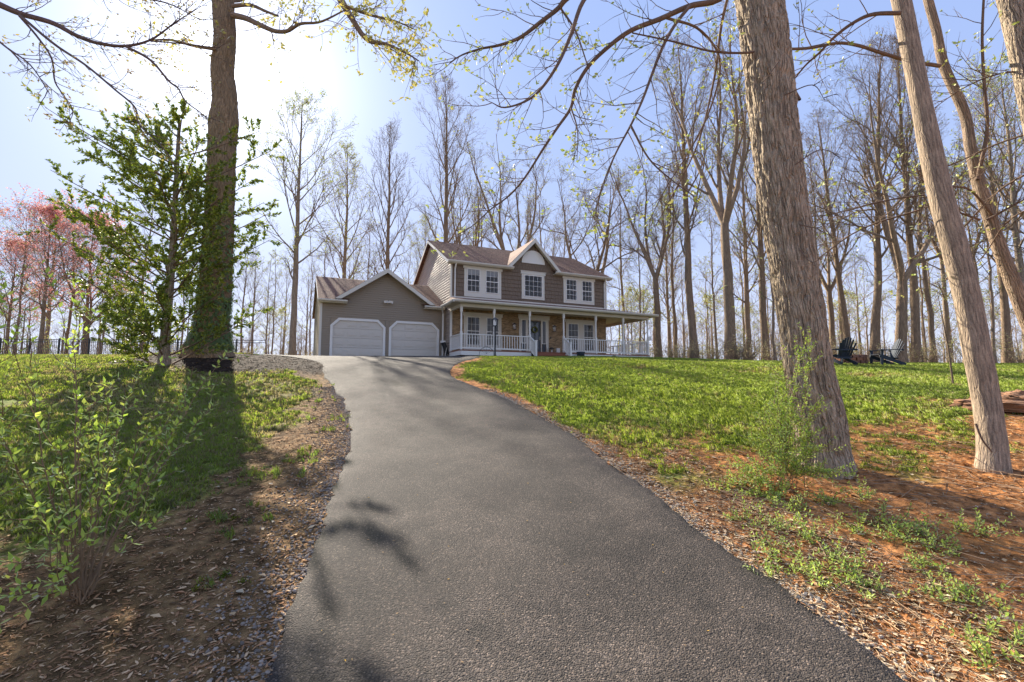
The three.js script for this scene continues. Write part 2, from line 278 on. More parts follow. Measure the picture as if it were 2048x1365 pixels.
const brickH = tex(1024, (u, v) => { const row = Math.floor(v * 30), off = row % 2 ? 0.5 : 0, cx = u * 10 + off, fx = cx - Math.floor(cx), fy = v * 30 - row, k = fx < 0.045 || fy < 0.14 ? 0 : 0.9; return [k, k, k]; });
M.brick = new THREE.MeshStandardMaterial({ map: brickMap, bumpMap: brickH, bumpScale: 0.008, roughness: 0.9, side: THREE.DoubleSide });

const house = new THREE.Group();
{ const o = at(900, 714, 27.8); house.position.set(o.x, o.y, o.z); }
house.rotation.y = 24.7 * Math.PI / 180;
top(house, 'house');
tag(house, 'two-storey taupe shingled house with wraparound white porch and attached double garage', 'house');
// lapped courses on a wall or roof: origin o, across U, up W, outward N; x0/x1 give each course's ends
function lap(name, o, U, W, N, h, course, t, x0, x1, m, parent, dutch = false) {
  const b = new GB(), n = Math.ceil(h / course), P = (x, y, z) => V(o.x + U.x * x + W.x * y + N.x * z, o.y + U.y * x + W.y * y + N.y * z, o.z + U.z * x + W.z * y + N.z * z);
  for (let k = 0; k < n; k++) {
    const y0 = k * course, y1 = Math.min(h, y0 + course), a0 = x0(y0), b0 = x1(y0), a1 = x0(y1), b1 = x1(y1);
    if (b0 - a0 < 0.01) continue;
    const s = b.p.length / 3;
    if (dutch) { const f = 0.5, ym = lerp(y0, y1, f), am = lerp(a0, a1, f), bm = lerp(b0, b1, f); b.quad(P(a0, y0, t), P(b0, y0, t), P(bm, ym, t), P(am, ym, t)); b.quad(P(am, ym, t), P(bm, ym, t), P(b1, y1, 0), P(a1, y1, 0)); }
    else { b.quad(P(a0, y0, t), P(b0, y0, t), P(b1, y1, 0), P(a1, y1, 0)); b.u.splice(s * 2, 8, a0 / 2, y0 / 2, b0 / 2, y0 / 2, b1 / 2, y1 / 2, a1 / 2, y1 / 2); }
    b.quad(P(a0, y0, 0), P(b0, y0, 0), P(b0, y0, t), P(a0, y0, t));
  }
  return stuffPart(name, b.geo(), m, parent);
}
const X = V(1, 0, 0), Y = V(0, 1, 0), Z = V(0, 0, 1), nX = V(-1, 0, 0);
const HW = 11.12, EAVE = 5.72, RIDGE = 8.05, DEEP = 9, OH = 0.35, G0 = -7.1, G1 = -0.03, GZ = -0.9, GE = 2.98, GR = 5.08, GD = 8.2;
const solid = (name, fn, m, parent = house) => { const b = new GB(); fn(b); return part(name, b.geo(), m, parent); };
const HOLES = [[1.03, 1.79, 4.0, 5.34], [2.24, 3.01, 4.0, 5.34], [4.88, 6.1, 4.0, 5.32], [7.96, 8.72, 4.0, 5.32], [9.21, 9.95, 4.0, 5.32], [1.05, 1.8, 0.76, 2.4], [2.31, 3.04, 0.76, 2.4], [8.07, 8.82, 0.66, 2.37], [9.29, 10.01, 0.66, 2.37], [4.66, 4.93, 1.0, 2.42], [6.13, 6.36, 1.0, 2.42]].map(([p, q, s, t]) => [p - 0.02, q + 0.02, s - 0.02, t + 0.02]);
function cells(x0, x1, y0, y1, holes, put) { // the rectangles of a wall that are left round its openings
  const xs = [x0, x1], ys = [y0, y1]; for (const h of holes) { for (const x of [h[0], h[1]]) if (x > x0 && x < x1) xs.push(x); for (const y of [h[2], h[3]]) if (y > y0 && y < y1) ys.push(y); } xs.sort((p, q) => p - q); ys.sort((p, q) => p - q);
  for (let i = 0; i < xs.length - 1; i++) for (let j = 0; j < ys.length - 1; j++) { const cx = (xs[i] + xs[i + 1]) / 2, cy = (ys[j] + ys[j + 1]) / 2; if (xs[i + 1] - xs[i] > 1e-6 && ys[j + 1] - ys[j] > 1e-6 && !holes.some((h) => cx > h[0] && cx < h[1] && cy > h[2] && cy < h[3])) put(xs[i], xs[i + 1], ys[j], ys[j + 1]); }
}
{ // bodies behind the cladding
  solid('wall', (b) => { b.box(0.03, 0.15, -0.4, EAVE, -DEEP, -0.03); b.box(HW - 0.15, HW - 0.03, -0.4, EAVE, -DEEP, -0.03); b.box(0.16, HW - 0.16, -0.4, EAVE, -DEEP, -DEEP + 0.12); b.prism([V(0.03, EAVE, -0.03), V(0.03, EAVE, -DEEP), V(0.03, RIDGE - 0.1, -4.5)], V(HW - 0.06, 0, 0)); }, M.siding);
  solid('room_floor', (b) => { b.box(0.16, HW - 0.16, 0.2, 0.3, -DEEP + 0.13, -0.16); b.box(0.16, HW - 0.16, 3.05, 3.3, -DEEP + 0.13, -0.16); b.box(0.16, HW - 0.16, EAVE - 0.12, EAVE - 0.01, -DEEP + 0.13, -0.16); }, M.floor);
  for (const [y0, y1] of [[0.3, 3.05], [3.3, EAVE - 0.12]]) solid('room_wall', (b) => { const z = -0.15; cells(0.155, HW - 0.155, y0, y1, HOLES, (p, q, s, t) => b.quad(V(p, s, z), V(q, s, z), V(q, t, z), V(p, t, z))); b.box(0.16, HW - 0.16, y0, y1, -4.6, -4.5); for (const [p, q, s, t] of HOLES) if (s > y0 && s < y1) { b.quad(V(p, s, 0.01), V(q, s, 0.01), V(q, s, z), V(p, s, z)); b.quad(V(p, t, 0.01), V(q, t, 0.01), V(q, t, z), V(p, t, z)); b.quad(V(p, s, 0.01), V(p, t, 0.01), V(p, t, z), V(p, s, z)); b.quad(V(q, s, 0.01), V(q, t, 0.01), V(q, t, z), V(q, s, z)); } }, M.room);
  { const b = new GB(); cells(0, HW, 3.0, EAVE, HOLES, (p, q, s, t) => b.quad(V(p, s, 0), V(q, s, 0), V(q, t, 0), V(p, t, 0))); stuffPart('shake_backing', b.geo(), M.shake, house); }
  { // shakes: single shingles of uneven width over the courses, joined
    const b = new GB(), r = RNG(5);
    for (let row = 0; row < 11; row++) for (let x = 0.02; x < HW - 0.05;) { const w = 0.12 + r() * 0.18, y = 3.0 + row * 0.247, z = 0.03 + r() * 0.02, e = Math.min(HW, x + w), y0 = y - r() * 0.015, m = (x + e) / 2; if (HOLES.some((h) => m > h[0] - 0.16 && m < h[1] + 0.16 && y + 0.247 > h[2] - 0.02 && y < h[3] + 0.02)) { x = e; continue; } const P = (u, v, q) => V(u, v, q); b.prism([P(x + 0.006, y0, z), P(e - 0.006, y0, z), P(e - 0.006, y + 0.247, 0.004), P(x + 0.006, y + 0.247, 0.004)], V(0, 0, -0.012)); b.quad(P(x + 0.006, y0, 0.001), P(e - 0.006, y0, 0.001), P(e - 0.006, y0, z - 0.012), P(x + 0.006, y0, z - 0.012)); x = e; }
    for (let row = 0; row < 9; row++) for (let x = 3.75 + row * 0.21 * 1.02; x < 7.1 - row * 0.21 * 1.02;) { const w = 0.11 + r() * 0.14, y = EAVE + row * 0.21, e = Math.min(7.12 - row * 0.21 * 1.02, x + w); if (e - x > 0.03) b.box(x + 0.004, e - 0.004, y, y + 0.2, 0.02, 0.035 + r() * 0.01); x = e; }
    stuffPart('shake', b.geo(), M.shake, house);
  }
  const brick = new GB(); { const s = (x0, x1, y0, y1) => { const k = brick.p.length / 3; brick.quad(V(x0, y0, 0), V(x1, y0, 0), V(x1, y1, 0), V(x0, y1, 0)); brick.u.splice(k * 2, 8, x0 / 2.1, y0 / 2.1, x1 / 2.1, y0 / 2.1, x1 / 2.1, y1 / 2.1, x0 / 2.1, y1 / 2.1); }; cells(0, HW, -0.4, 3.0, HOLES, s); }
  stuffPart('brick_wall', brick.geo(), M.brick, house);
  lap('gable_siding', V(0, -0.3, 0), V(0, 0, -1), Y, nX, 8.3, 0.16, 0.038, (y) => Math.max(0, (y - 0.3 - EAVE) / (RIDGE - EAVE) * 4.5), (y) => DEEP - Math.max(0, (y - 0.3 - EAVE) / (RIDGE - EAVE) * 4.5), std(0.4, 0.32, 0.26, 0.5), house, true);
  for (const x of [0, HW]) solid('corner_trim', (b) => b.box(x - 0.04, x + 0.06, 3.05, EAVE, -0.06, 0.05), M.trim);
  // main roof
  const sl = V(0, RIDGE + 0.15 - (EAVE - 0.05), -(4.5 + OH)), L = sl.length(), up = sl.clone().normalize(), nF = V(0, up.z * -1, up.y), nB = V(0, -up.z, -up.y);
  const wave = (b) => b;
  lap('roof', V(-0.3, EAVE - 0.02, OH), X, up, nF, L, 0.16, 0.012, () => 0, (y) => 0.3 + (y > 0.78 * L ? 5.43 : lerp(3.95, 5.43, y / (0.78 * L))), M.roof, house);
  lap('roof', V(-0.3, EAVE - 0.02, OH), X, up, nF, L, 0.16, 0.012, (y) => 0.3 + (y > 0.78 * L ? 5.43 : lerp(6.95, 5.43, y / (0.78 * L))), () => HW + 0.6, M.roof, house);
  lap('roof', V(HW + 0.3, EAVE - 0.02, -DEEP - OH), nX, V(0, up.y, -up.z), nB, L, 0.16, 0.012, () => 0, () => HW + 0.6, M.roof, house);
  for (const x of [-0.3, HW + 0.27]) solid('rake_board', (b) => { for (const s of [1, -1]) b.prism([V(x, EAVE - 0.03, -4.5 + s * (4.5 + OH)), V(x, RIDGE + 0.15, -4.5), V(x, RIDGE - 0.02, -4.5), V(x, EAVE - 0.2, -4.5 + s * (4.5 + OH))], V(0.03, 0, 0)); }, M.white);
  for (const [a, c] of [[-0.3, 3.95], [6.95, HW + 0.3]]) {
    solid('gutter', (b) => { b.prism([V(a, EAVE - 0.02, OH), V(a, EAVE - 0.02, OH + 0.12), V(a, EAVE - 0.07, OH + 0.12), V(a, EAVE - 0.13, OH + 0.07), V(a, EAVE - 0.13, OH)], V(c - a, 0, 0)); }, M.trim);
    solid('soffit', (b) => b.box(a, c, EAVE - 0.17, EAVE - 0.135, 0.0, OH + 0.02), M.soffit);
  }
  solid('downspout', (b) => { b.bar(V(0.22, EAVE - 0.13, OH), V(0.22, EAVE - 0.45, 0.09), 0.08, 0.06); b.bar(V(0.22, EAVE - 0.43, 0.09), V(0.22, 3.45, 0.09), 0.08, 0.06); }, M.white);
  solid('downspout', (b) => { b.bar(V(HW - 0.15, EAVE - 0.13, OH), V(HW - 0.15, EAVE - 0.45, 0.09), 0.08, 0.06); b.bar(V(HW - 0.15, EAVE - 0.43, 0.09), V(HW - 0.15, 3.45, 0.09), 0.08, 0.06); }, M.white);
  // gable over the middle window
  const px = 5.43, pk = 7.66, hw = 1.85, back = -3.7;
  solid('gable_wall', (b) => b.prism([V(px - hw + 0.1, EAVE - 0.1, 0.02), V(px + hw - 0.1, EAVE - 0.1, 0.02), V(px, pk - 0.2, 0.02)], V(0, 0, -0.1)), M.shake);
  for (const s of [-1, 1]) {
    const a = V(px + s * (hw + 0.05), EAVE - 0.02, OH + 0.1), t = V(px, pk, OH + 0.1);
    solid('gable_roof', (b) => b.prism([a, t, V(px, pk, back), V(px + s * (hw + 0.05), EAVE - 0.02, 0.35)], V(0, 0.035, 0)), M.roof);
    solid('rake_board', (b) => b.prism([V(a.x, a.y, a.z + 0.01), V(t.x, t.y + 0.02, t.z + 0.01), V(t.x, t.y - 0.24, t.z + 0.01), V(a.x - s * 0.26, a.y - 0.0, a.z + 0.01)], V(0, 0, -0.04)), M.trim);
    solid('rake_soffit', (b) => b.prism([V(a.x - s * 0.05, a.y - 0.04, a.z - 0.04), V(t.x, t.y - 0.1, t.z - 0.04), V(t.x, t.y - 0.1, 0.04), V(a.x - s * 0.05, a.y - 0.04, 0.04)], V(0, -0.025, 0)), M.soffit);
  }
  solid('half_round_panel', (b) => { const pts = []; for (let k = 0; k <= 20; k++) { const a = k / 20 * Math.PI; pts.push(V(5.48 + Math.cos(a) * 0.84, 6.13 + Math.sin(a) * 0.86, 0.05)); } b.prism(pts, V(0, 0, 0.04)); }, M.white);
}
function windowUnit(x0, x1, y0, y1, z, cols, rows, hung, parent, blind = 0) { // one glazed sash pair in its opening
  const w = new THREE.Group(); w.name = 'window'; parent.add(w);
  solid('frame', (b) => { const f = 0.045, d = 0.05; b.box(x0 - f, x0, y0 - f, y1 + f, z, z + d); b.box(x1, x1 + f, y0 - f, y1 + f, z, z + d); b.box(x0, x1, y1, y1 + f, z, z + d); b.box(x0, x1, y0 - f, y0, z, z + d); if (hung) b.box(x0, x1, (y0 + y1) / 2 - 0.025, (y0 + y1) / 2 + 0.025, z, z + d - 0.004); }, M.white, w);
  if (blind) solid('blind', (b) => { for (let k = 0; k < 7; k++) b.box(x0 + 0.02, x1 - 0.02, y1 - 0.03 - k * blind / 7, y1 - 0.008 - k * blind / 7, z, z + 0.008); }, M.blind, w);
  solid('glass', (b) => b.quad(V(x0, y0, z + 0.024), V(x1, y0, z + 0.024), V(x1, y1, z + 0.024), V(x0, y1, z + 0.024)), M.glass, w);
  solid('muntin', (b) => { for (let k = 1; k < cols; k++) { const x = lerp(x0, x1, k / cols); b.box(x - 0.009, x + 0.009, y0, y1, z + 0.026, z + 0.034); } for (let k = 1; k < rows; k++) { if (hung && k === rows / 2) continue; const y = lerp(y0, y1, k / rows); b.box(x0, x1, y - 0.009, y + 0.009, z + 0.0262, z + 0.0338); } }, M.white, w);
  return w;
}
function casing(x0, x1, y0, y1, holes, head = 0.17) { // flat trim boards round a window group, with the head board
  solid('window_trim', (b) => {
    let x = x0; const z0 = 0.012, z1 = 0.05, hy0 = Math.min(...holes.map((h) => h[2])) - 0.04, hy1 = Math.max(...holes.map((h) => h[3])) + 0.04;
    for (const h of holes) { b.box(x, h[0] - 0.045, hy0, hy1, z0, z1); x = h[1] + 0.045; }
    b.box(x, x1, hy0, hy1, z0, z1); b.box(x0, x1, y0, hy0, z0, z1 + 0.002); b.box(x0, x1, hy1, y1 - head, z0, z1 + 0.002);
    b.box(x0 - 0.07, x1 + 0.07, y1 - head, y1, z0, z1 + 0.03); b.box(x0 - 0.1, x1 + 0.1, y1, y1 + 0.035, z0, z1 + 0.06);
  }, M.trim);
}
{
  casing(0.82, 3.24, 3.66, 5.55, [[1.03, 1.79, 4.0, 5.34], [2.24, 3.01, 4.0, 5.34]]);
  windowUnit(1.03, 1.79, 4.0, 5.34, 0.03, 3, 4, true, house, 0.3); windowUnit(2.24, 3.01, 4.0, 5.34, 0.03, 3, 4, true, house, 0.35);
  casing(4.66, 6.3, 3.8, 5.58, [[4.88, 6.1, 4.0, 5.32]]); windowUnit(4.88, 6.1, 4.0, 5.32, 0.03, 4, 4, false, house);
  casing(7.74, 10.16, 3.76, 5.55, [[7.96, 8.72, 4.0, 5.32], [9.21, 9.95, 4.0, 5.32]]);
  windowUnit(7.96, 8.72, 4.0, 5.32, 0.03, 3, 4, true, house); windowUnit(9.21, 9.95, 4.0, 5.32, 0.03, 3, 4, true, house);
  casing(0.82, 3.26, 0.45, 2.66, [[1.05, 1.8, 0.76, 2.4], [2.31, 3.04, 0.76, 2.4]]);
  windowUnit(1.05, 1.8, 0.76, 2.4, 0.03, 3, 4, true, house); windowUnit(2.31, 3.04, 0.76, 2.4, 0.03, 3, 4, true, house);
  casing(7.9, 10.2, 0.45, 2.64, [[8.07, 8.82, 0.66, 2.37], [9.29, 10.01, 0.66, 2.37]]);
  windowUnit(8.07, 8.82, 0.66, 2.37, 0.03, 3, 4, true, house); windowUnit(9.29, 10.01, 0.66, 2.37, 0.03, 3, 4, true, house);
  // front door with sidelights
  casing(4.48, 6.58, 0.3, 2.74, [[4.66, 4.93, 0.36, 2.42], [5.15, 5.98, 0.36, 2.4], [6.13, 6.36, 0.36, 2.42]], 0.22);
  windowUnit(4.66, 4.93, 1.0, 2.42, 0.03, 1, 1, false, house); windowUnit(6.13, 6.36, 1.0, 2.42, 0.03, 1, 1, false, house);
  for (const [a, c] of [[4.66, 4.93], [6.13, 6.36]]) solid('sidelight_panel', (b) => b.box(a, c, 0.36, 0.95, 0.02, 0.045), M.slate);
  const d = new THREE.Group(); d.name = 'front_door'; house.add(d);
  solid('leaf_panel', (b) => { b.box(5.15, 5.98, 0.36, 0.62, 0.02, 0.06); b.box(5.15, 5.27, 0.62, 2.3, 0.02, 0.06); b.box(5.86, 5.98, 0.62, 2.3, 0.02, 0.06); b.box(5.15, 5.98, 2.3, 2.4, 0.02, 0.06); b.box(5.27, 5.86, 0.62, 2.3, 0.014, 0.024); }, M.slate, d);
  solid('storm_glass', (b) => b.quad(V(5.27, 0.62, 0.045), V(5.86, 0.62, 0.045), V(5.86, 2.3, 0.045), V(5.27, 2.3, 0.045)), M.glass, d);
  solid('handle', (b) => b.box(5.9, 5.93, 1.2, 1.42, 0.06, 0.11), M.trim, d);
  { const g = new THREE.TorusGeometry(0.17, 0.05, 8, 24); g.translate(5.55, 1.85, 0.1); part('wreath', g, std(0.12, 0.13, 0.04, 0.9), d); }
  for (const x of [4.1, 6.97]) { // wall lanterns
    const l = new THREE.Group(); l.name = 'wall_lantern'; house.add(l);
    solid('back_plate', (b) => b.box(x - 0.06, x + 0.06, 1.98, 2.22, 0.003, 0.03), M.white, l);
    solid('arm', (b) => { b.bar(V(x, 2.16, 0.03), V(x, 2.2, 0.14), 0.03, 0.03); b.prism([V(x - 0.1, 2.1, 0.04), V(x + 0.1, 2.1, 0.04), V(x + 0.1, 2.1, 0.24), V(x - 0.1, 2.1, 0.24)], V(0, 0.03, 0)); b.box(x - 0.05, x + 0.05, 2.13, 2.19, 0.09, 0.19); b.box(x - 0.08, x + 0.08, 1.8, 1.83, 0.06, 0.22); for (const sx of [-1, 1]) for (const sz of [0.065, 0.215]) b.bar(V(x + sx * 0.075, 1.83, sz), V(x + sx * 0.075, 2.1, sz), 0.012, 0.012); }, M.black, l);
    solid('lantern_glass', (b) => b.box(x - 0.068, x + 0.068, 1.832, 2.098, 0.072, 0.208), M.glass, l);
  }
  solid('outlet_box', (b) => b.box(7.13, 7.38, 0.45, 0.72, 0.003, 0.12), M.white);
  solid('doorbell', (b) => b.box(6.72, 6.77, 1.32, 1.46, 0.003, 0.03), M.black);
}
{ // porch
  const FL = 0.3, PZ = 1.95, PX = 13.05, TOPR = 1.2, BEAM = 2.68, side = -6.5;
  { const dk = new THREE.Group(); dk.name = 'porch_deck'; house.add(dk);
    solid('front_boards', (b) => b.box(-0.02, PX + 0.08, FL - 0.06, FL, 0.01, PZ + 0.08), M.deck, dk); solid('side_boards', (b) => b.box(HW + 0.01, PX + 0.08, FL - 0.06, FL, side, 0.005), M.deck, dk); }
  const skirt = (x0, x1) => solid('skirt_board', (b) => b.box(x0, x1, FL - 0.3, FL - 0.065, PZ + 0.03, PZ + 0.07), M.white);
  skirt(0, 4.32); skirt(6.5, PX + 0.08);
  solid('skirt_board', (b) => b.box(-0.045, -0.005, FL - 0.3, FL - 0.065, 0.02, PZ + 0.02), M.white);
  solid('skirt_board', (b) => b.box(PX + 0.085, PX + 0.12, FL - 0.3, FL - 0.065, side, PZ + 0.02), M.white);
  for (const [a, c] of [[0.25, 0.85], [6.62, 7.2], [9.4, 9.95], [11.6, 12.1]]) solid('lattice', (b) => { for (let x = a - 0.3; x < c; x += 0.1) for (const s of [0, 1]) { const p = V(Math.max(a, x), -0.28, PZ + 0.04 + s * 0.006), q = V(Math.min(c, x + 0.28), -0.02, PZ + 0.04 + s * 0.006); if (x < a) { const t = (a - x) / 0.28; p.y = lerp(-0.28, -0.02, t); } if (x + 0.28 > c) { const t = (c - x) / 0.28; q.y = lerp(-0.28, -0.02, t); } if (s) { const m = (v) => { v.x = a + c - v.x; return v; }; b.bar(m(p), m(q), 0.02, 0.006); } else b.bar(p, q, 0.02, 0.006); } }, M.white);
  for (const [a, c] of [[0.9, 4.2], [7.25, 9.35], [10.0, 11.55], [12.15, 14.3]]) solid('edging_board', (b) => { b.box(a, c, -0.3, -0.16, PZ + 0.1, PZ + 0.14); b.box(a + 0.2, c - 0.3, -0.155, -0.03, PZ + 0.08, PZ + 0.12); }, M.red);
  // posts: square ends, turned middle
  const prof = [[0.045, 0], [0.06, 0.03], [0.045, 0.07], [0.05, 0.12], [0.055, 0.5], [0.045, 1.0], [0.055, 1.06], [0.042, 1.1]];
  const lathe = new THREE.LatheGeometry(prof.map(([r, y]) => new THREE.Vector2(r, y)), 14);
  const pg = mergeGeometries([new THREE.BoxGeometry(0.12, 1.0, 0.12).translate(0, FL + 0.5, 0), lathe.translate(0, FL + 1.0, 0), new THREE.BoxGeometry(0.12, BEAM - FL - 2.1, 0.12).translate(0, (BEAM + FL + 2.1) / 2, 0)]);
  const posts = [[0.02, PZ], [1.98, PZ], [4.25, PZ], [6.57, PZ], [8.92, PZ], [11.05, PZ], [PX, PZ], [PX, -0.6], [PX, -3.2], [PX, -5.9]];
  for (const [x, z] of posts) { const o = part('porch_post', pg, M.white, house); o.position.set(x, 0, z); }
  solid('half_post', (b) => b.box(-0.04, 0.08, FL, BEAM, 0.012, 0.09), M.white);
  const bal = new THREE.BoxGeometry(0.034, TOPR - FL - 0.16, 0.034);
  function railing(a, c) {
    const r = new THREE.Group(); r.name = 'railing'; house.add(r); const d = V(0, 0, 0).subVectors(c, a), L = d.length(); d.normalize(); const p = a.clone().addScaledVector(d, 0.06), q = c.clone().addScaledVector(d, -0.06);
    const up = (v, y) => V(v.x, v.y + y, v.z), b1 = new GB().bar(up(p, TOPR - 0.03), up(q, TOPR - 0.03), 0.08, 0.05), b2 = new GB().bar(up(p, FL + 0.1), up(q, FL + 0.1), 0.05, 0.08);
    part('top_rail', b1.geo(), M.white, r); part('bottom_rail', b2.geo(), M.white, r);
    const n = Math.round(L / 0.165); for (let k = 1; k < n; k++) { const o = part('baluster', bal, M.white, r), v = a.clone().addScaledVector(d, L * k / n); o.position.set(v.x, v.y + (TOPR + FL) / 2 + 0.03, v.z); }
  }
  for (const [i, j] of [[0, 1], [1, 2], [3, 4], [4, 5], [5, 6], [6, 7], [7, 8], [8, 9]]) railing(V(posts[i][0], 0, posts[i][1]), V(posts[j][0], 0, posts[j][1]));
  railing(V(0.02, 0, 0.06), V(0.02, 0, PZ));
  // steps and their rails
  const st = new THREE.Group(); st.name = 'steps'; house.add(st);
  for (let k = 0; k < 3; k++) { solid('tread', (b) => b.box(4.35, 6.47, FL - 0.02 - k * 0.17 - 0.04, FL - 0.02 - k * 0.17, PZ + 0.09 + k * 0.27, PZ + 0.4 + k * 0.27), M.deck, st); solid('riser', (b) => b.box(4.37, 6.45, FL - 0.22 - k * 0.17, FL - 0.062 - k * 0.17, PZ + 0.36 + k * 0.27, PZ + 0.38 + k * 0.27), M.deck, st); }
  for (const x of [4.25, 6.57]) {
    const r = new THREE.Group(); r.name = 'stair_railing'; house.add(r); const z1 = PZ + 0.78, dy = 0.42;
    solid('newel', (b) => { b.box(x - 0.055, x + 0.055, -0.45, TOPR - dy + 0.08, z1 - 0.055, z1 + 0.055); b.box(x - 0.07, x + 0.07, TOPR - dy + 0.08, TOPR - dy + 0.12, z1 - 0.07, z1 + 0.07); }, M.white, r);
    solid('top_rail', (b) => b.bar(V(x, TOPR - 0.03, PZ + 0.06), V(x, TOPR - dy, z1 - 0.05), 0.07, 0.05), M.white, r); solid('bottom_rail', (b) => b.bar(V(x, FL + 0.1, PZ + 0.06), V(x, FL + 0.1 - dy, z1 - 0.05), 0.05, 0.07), M.white, r);
    for (let k = 1; k < 6; k++) { const t = k / 6, o = part('baluster', bal, M.white, r); o.position.set(x, (TOPR + FL) / 2 + 0.03 - dy * t, lerp(PZ + 0.06, z1, t)); }
  }
  // beam, ceiling, gutters and the low hipped roof
  solid('porch_beam', (b) => { b.box(-0.05, PX + 0.08, BEAM, BEAM + 0.18, PZ - 0.07, PZ + 0.07); b.box(PX - 0.07, PX + 0.07, BEAM, BEAM + 0.18, side, PZ - 0.075); b.box(-0.05, 0.09, BEAM, BEAM + 0.18, 0.02, PZ - 0.075); }, M.soffit);
  solid('porch_ceiling', (b) => { b.box(-0.45, PX + 0.5, BEAM + 0.185, BEAM + 0.21, 0.06, PZ + 0.42); b.box(HW + 0.03, PX + 0.5, BEAM + 0.185, BEAM + 0.21, side, 0.055); }, M.soffit);
  const ey = BEAM + 0.3, wy = 3.52, ez = PZ + 0.42, exl = -0.5, exr = PX + 0.52, t = V(0, 0.03, 0);
  solid('porch_roof', (b) => {
    b.prism([V(exl, ey, ez), V(exr, ey, ez), V(HW + 0.05, wy, 0.02), V(0.0, wy, 0.02)], t);
    b.prism([V(exl, ey, ez - 0.01), V(-0.005, wy - 0.005, 0.02), V(exl, ey, 0.02)], t);
    b.prism([V(exr, ey, ez), V(exr, ey, side), V(HW + 0.05, wy, side), V(HW + 0.05, wy, 0.02)], t);
  }, M.roof);
  const gut = (a, c, o) => solid('gutter', (b) => { const P = (v, i, j) => V(v.x + o.x * i, v.y + j, v.z + o.z * i); b.prism([P(a, 0, 0.02), P(a, 0.13, 0.02), P(a, 0.13, -0.04), P(a, 0.08, -0.11), P(a, 0, -0.11)], V(0, 0, 0).subVectors(c, a)); }, M.trim);
  gut(V(exl, ey, ez), V(exr, ey, ez), Z); gut(V(exl, ey, 0.02), V(exl, ey, ez), nX); gut(V(exr, ey, ez), V(exr, ey, side), X);
  solid('wall_flashing', (b) => b.box(0.06, HW - 0.06, wy + 0.02, wy + 0.1, 0.005, 0.045), M.trim);
  solid('downspout', (b) => { b.bar(V(exl - 0.05, ey - 0.1, 0.1), V(-0.3, ey - 0.4, -0.55), 0.07, 0.06); b.bar(V(-0.3, ey - 0.38, -0.55), V(-0.3, -0.2, -0.55), 0.08, 0.07); }, M.white);
  { const g = new THREE.CylinderGeometry(0.14, 0.14, 0.03, 24); g.rotateX(Math.PI / 2); g.translate(PX + 0.12, 1.42, PZ + 0.08); part('round_dial', g, M.white, house); }
}
